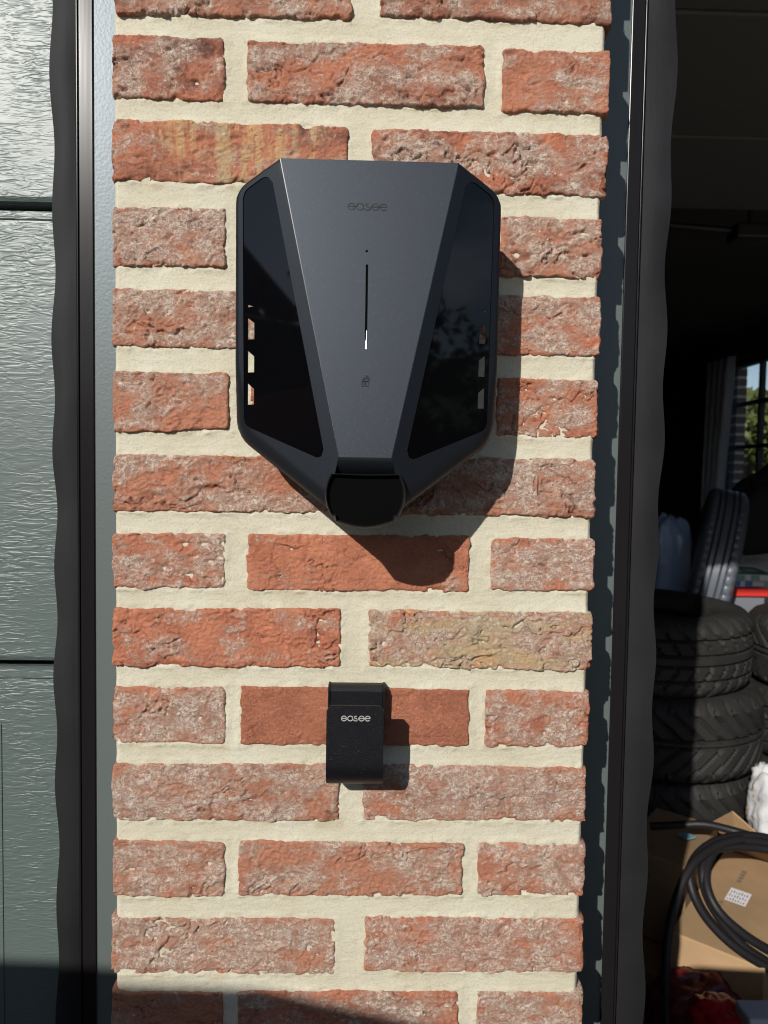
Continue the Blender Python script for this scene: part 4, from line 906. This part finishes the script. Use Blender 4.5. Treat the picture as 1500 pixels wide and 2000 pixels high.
leaves('foliage', [((-8.6, y, 2.0), (.6, 1.0, 2.3)) for y in np.arange(-14, 0, 1.2)], 260, .12, M['leafd'], hd3, 64)
MB().box((-8.8, -14, -.05), (-8.4, 0, 3.6), .15).build('woody_core', M['leafd'], hd3)
# unseen car added so its roof throws shade across the foot of the view
car = thing('shade_car', 'unseen dark estate car added left of the camera to shade the foot of the view', 'car', (-1.25, -3.2, 0))
def loft(sections, m, name, parent):
    n = len(sections[0]); V = [p for s in sections for p in s]; F = [(i*n+j, i*n+(j+1) % n, (i+1)*n+(j+1) % n, (i+1)*n+j) for i in range(len(sections)-1) for j in range(n)]
    F += [tuple(range(n))[::-1], tuple((len(sections)-1)*n+j for j in range(n))]; return mesh(name, V, F, m, parent, True, 40)
def sec(y, zb, zt, hw, r, cx=-.90, dome=0):
    poly = rnd([(cx-hw, zb), (cx+hw, zb), (cx+hw, zt-dome*1.6), (cx+hw*.62, zt-dome*.3), (cx, zt), (cx-hw*.62, zt-dome*.3), (cx-hw, zt-dome*1.6)], [r*.6, r*.6, r, r*.5, r, r*.5, r], 5); return [(p.x, y, p.y) for p in poly]
loft([sec(-.98, .35, .95, .78, .12), sec(-.92, .28, 1.02, .88, .12), sec(-1.3, .26, 1.04, .90, .10), sec(-3.4, .26, 1.02, .90, .10), sec(-4.6, .28, .95, .86, .14), sec(-5.0, .35, .75, .70, .12)][1:], M['carp'], 'body', car)
ROOF = 1.628
loft([sec(-.97, 1.0, 1.10, .76, .04, dome=.012), sec(-1.02, 1.0, 1.30, .755, .08, dome=.02), sec(-1.10, 1.0, ROOF-.035, .75, .10, dome=.05), sec(-1.25, 1.0, ROOF-.008, .745, .12, dome=.055), sec(-2.2, 1.0, ROOF+.02, .74, .12, dome=.055), sec(-3.0, 1.0, ROOF-.02, .72, .12, dome=.05), sec(-3.9, 1.0, 1.05, .74, .02, dome=.008)], M['carp'], 'cabin', car)
for x in (-1.655, -.145):
    MB().add([(x+(.005 if x > -.9 else -.005)*s, y, z) for s in (0,) for y, z in ((-1.4, 1.08), (-3.3, 1.08), (-2.9, 1.42), (-1.5, 1.42))], [(0, 1, 2, 3)]).build('side_window', M['void'], car)
for x in (-1.69, -.16):
    for y in (-1.75, -4.3):
        w_ = bpy.data.objects.new('wheel', tb); C.objects.link(w_); w_.parent = car; w_.location = Vector((x, y, .315))-Vector(car.location); w_.rotation_euler = (0, R(90), 0)
        MB().tube([(x-.07, y, .315), (x+.07, y, .315)], .21, 20).build('rim', M['darkmetal'], car)

# unseen wheelie bin added below the view to shade the boxes and bags
wb = thing('shade_bin', 'unseen dark wheelie bin added just below the camera to shade the garage clutter', 'wheelie bin', (.53, -.625, 0))
V = []; n = 0
secs = []
for z, hx, hy in ((.06, .21, .24), (.10, .215, .25), (.90, .265, .30), (.93, .28, .315), (.98, .28, .315)):
    secs.append([(.53+p.x, -.625+p.y, z) for p in rnd([(-hx, -hy), (hx, -hy), (hx, hy), (-hx, hy)], [.05]*4, 5)])
M['binp'] = mat('dark_bin_plastic', (.035, .037, .04), .5)
loft(secs, M['binp'], 'body', wb)
loft([[(.53+p.x, -.625+p.y, z) for p in rnd([(-hx, -hy), (hx, -hy), (hx, hy), (-hx, hy)], [.06]*4, 5)] for z, hx, hy in ((.981, .285, .32), (1.01, .29, .325), (1.045, .27, .30), (1.06, .20, .23))], M['binp'], 'lid', wb)
MB().tube([(.31, -.965, .97), (.75, -.965, .97)], .016, 10).build('handle', M['binp'], wb)
for x in (.29, .73): MB().tube([(x, -.865, .10), (x+.045, -.865, .10)], .10, 24).build('wheel', M['rubber'], wb)
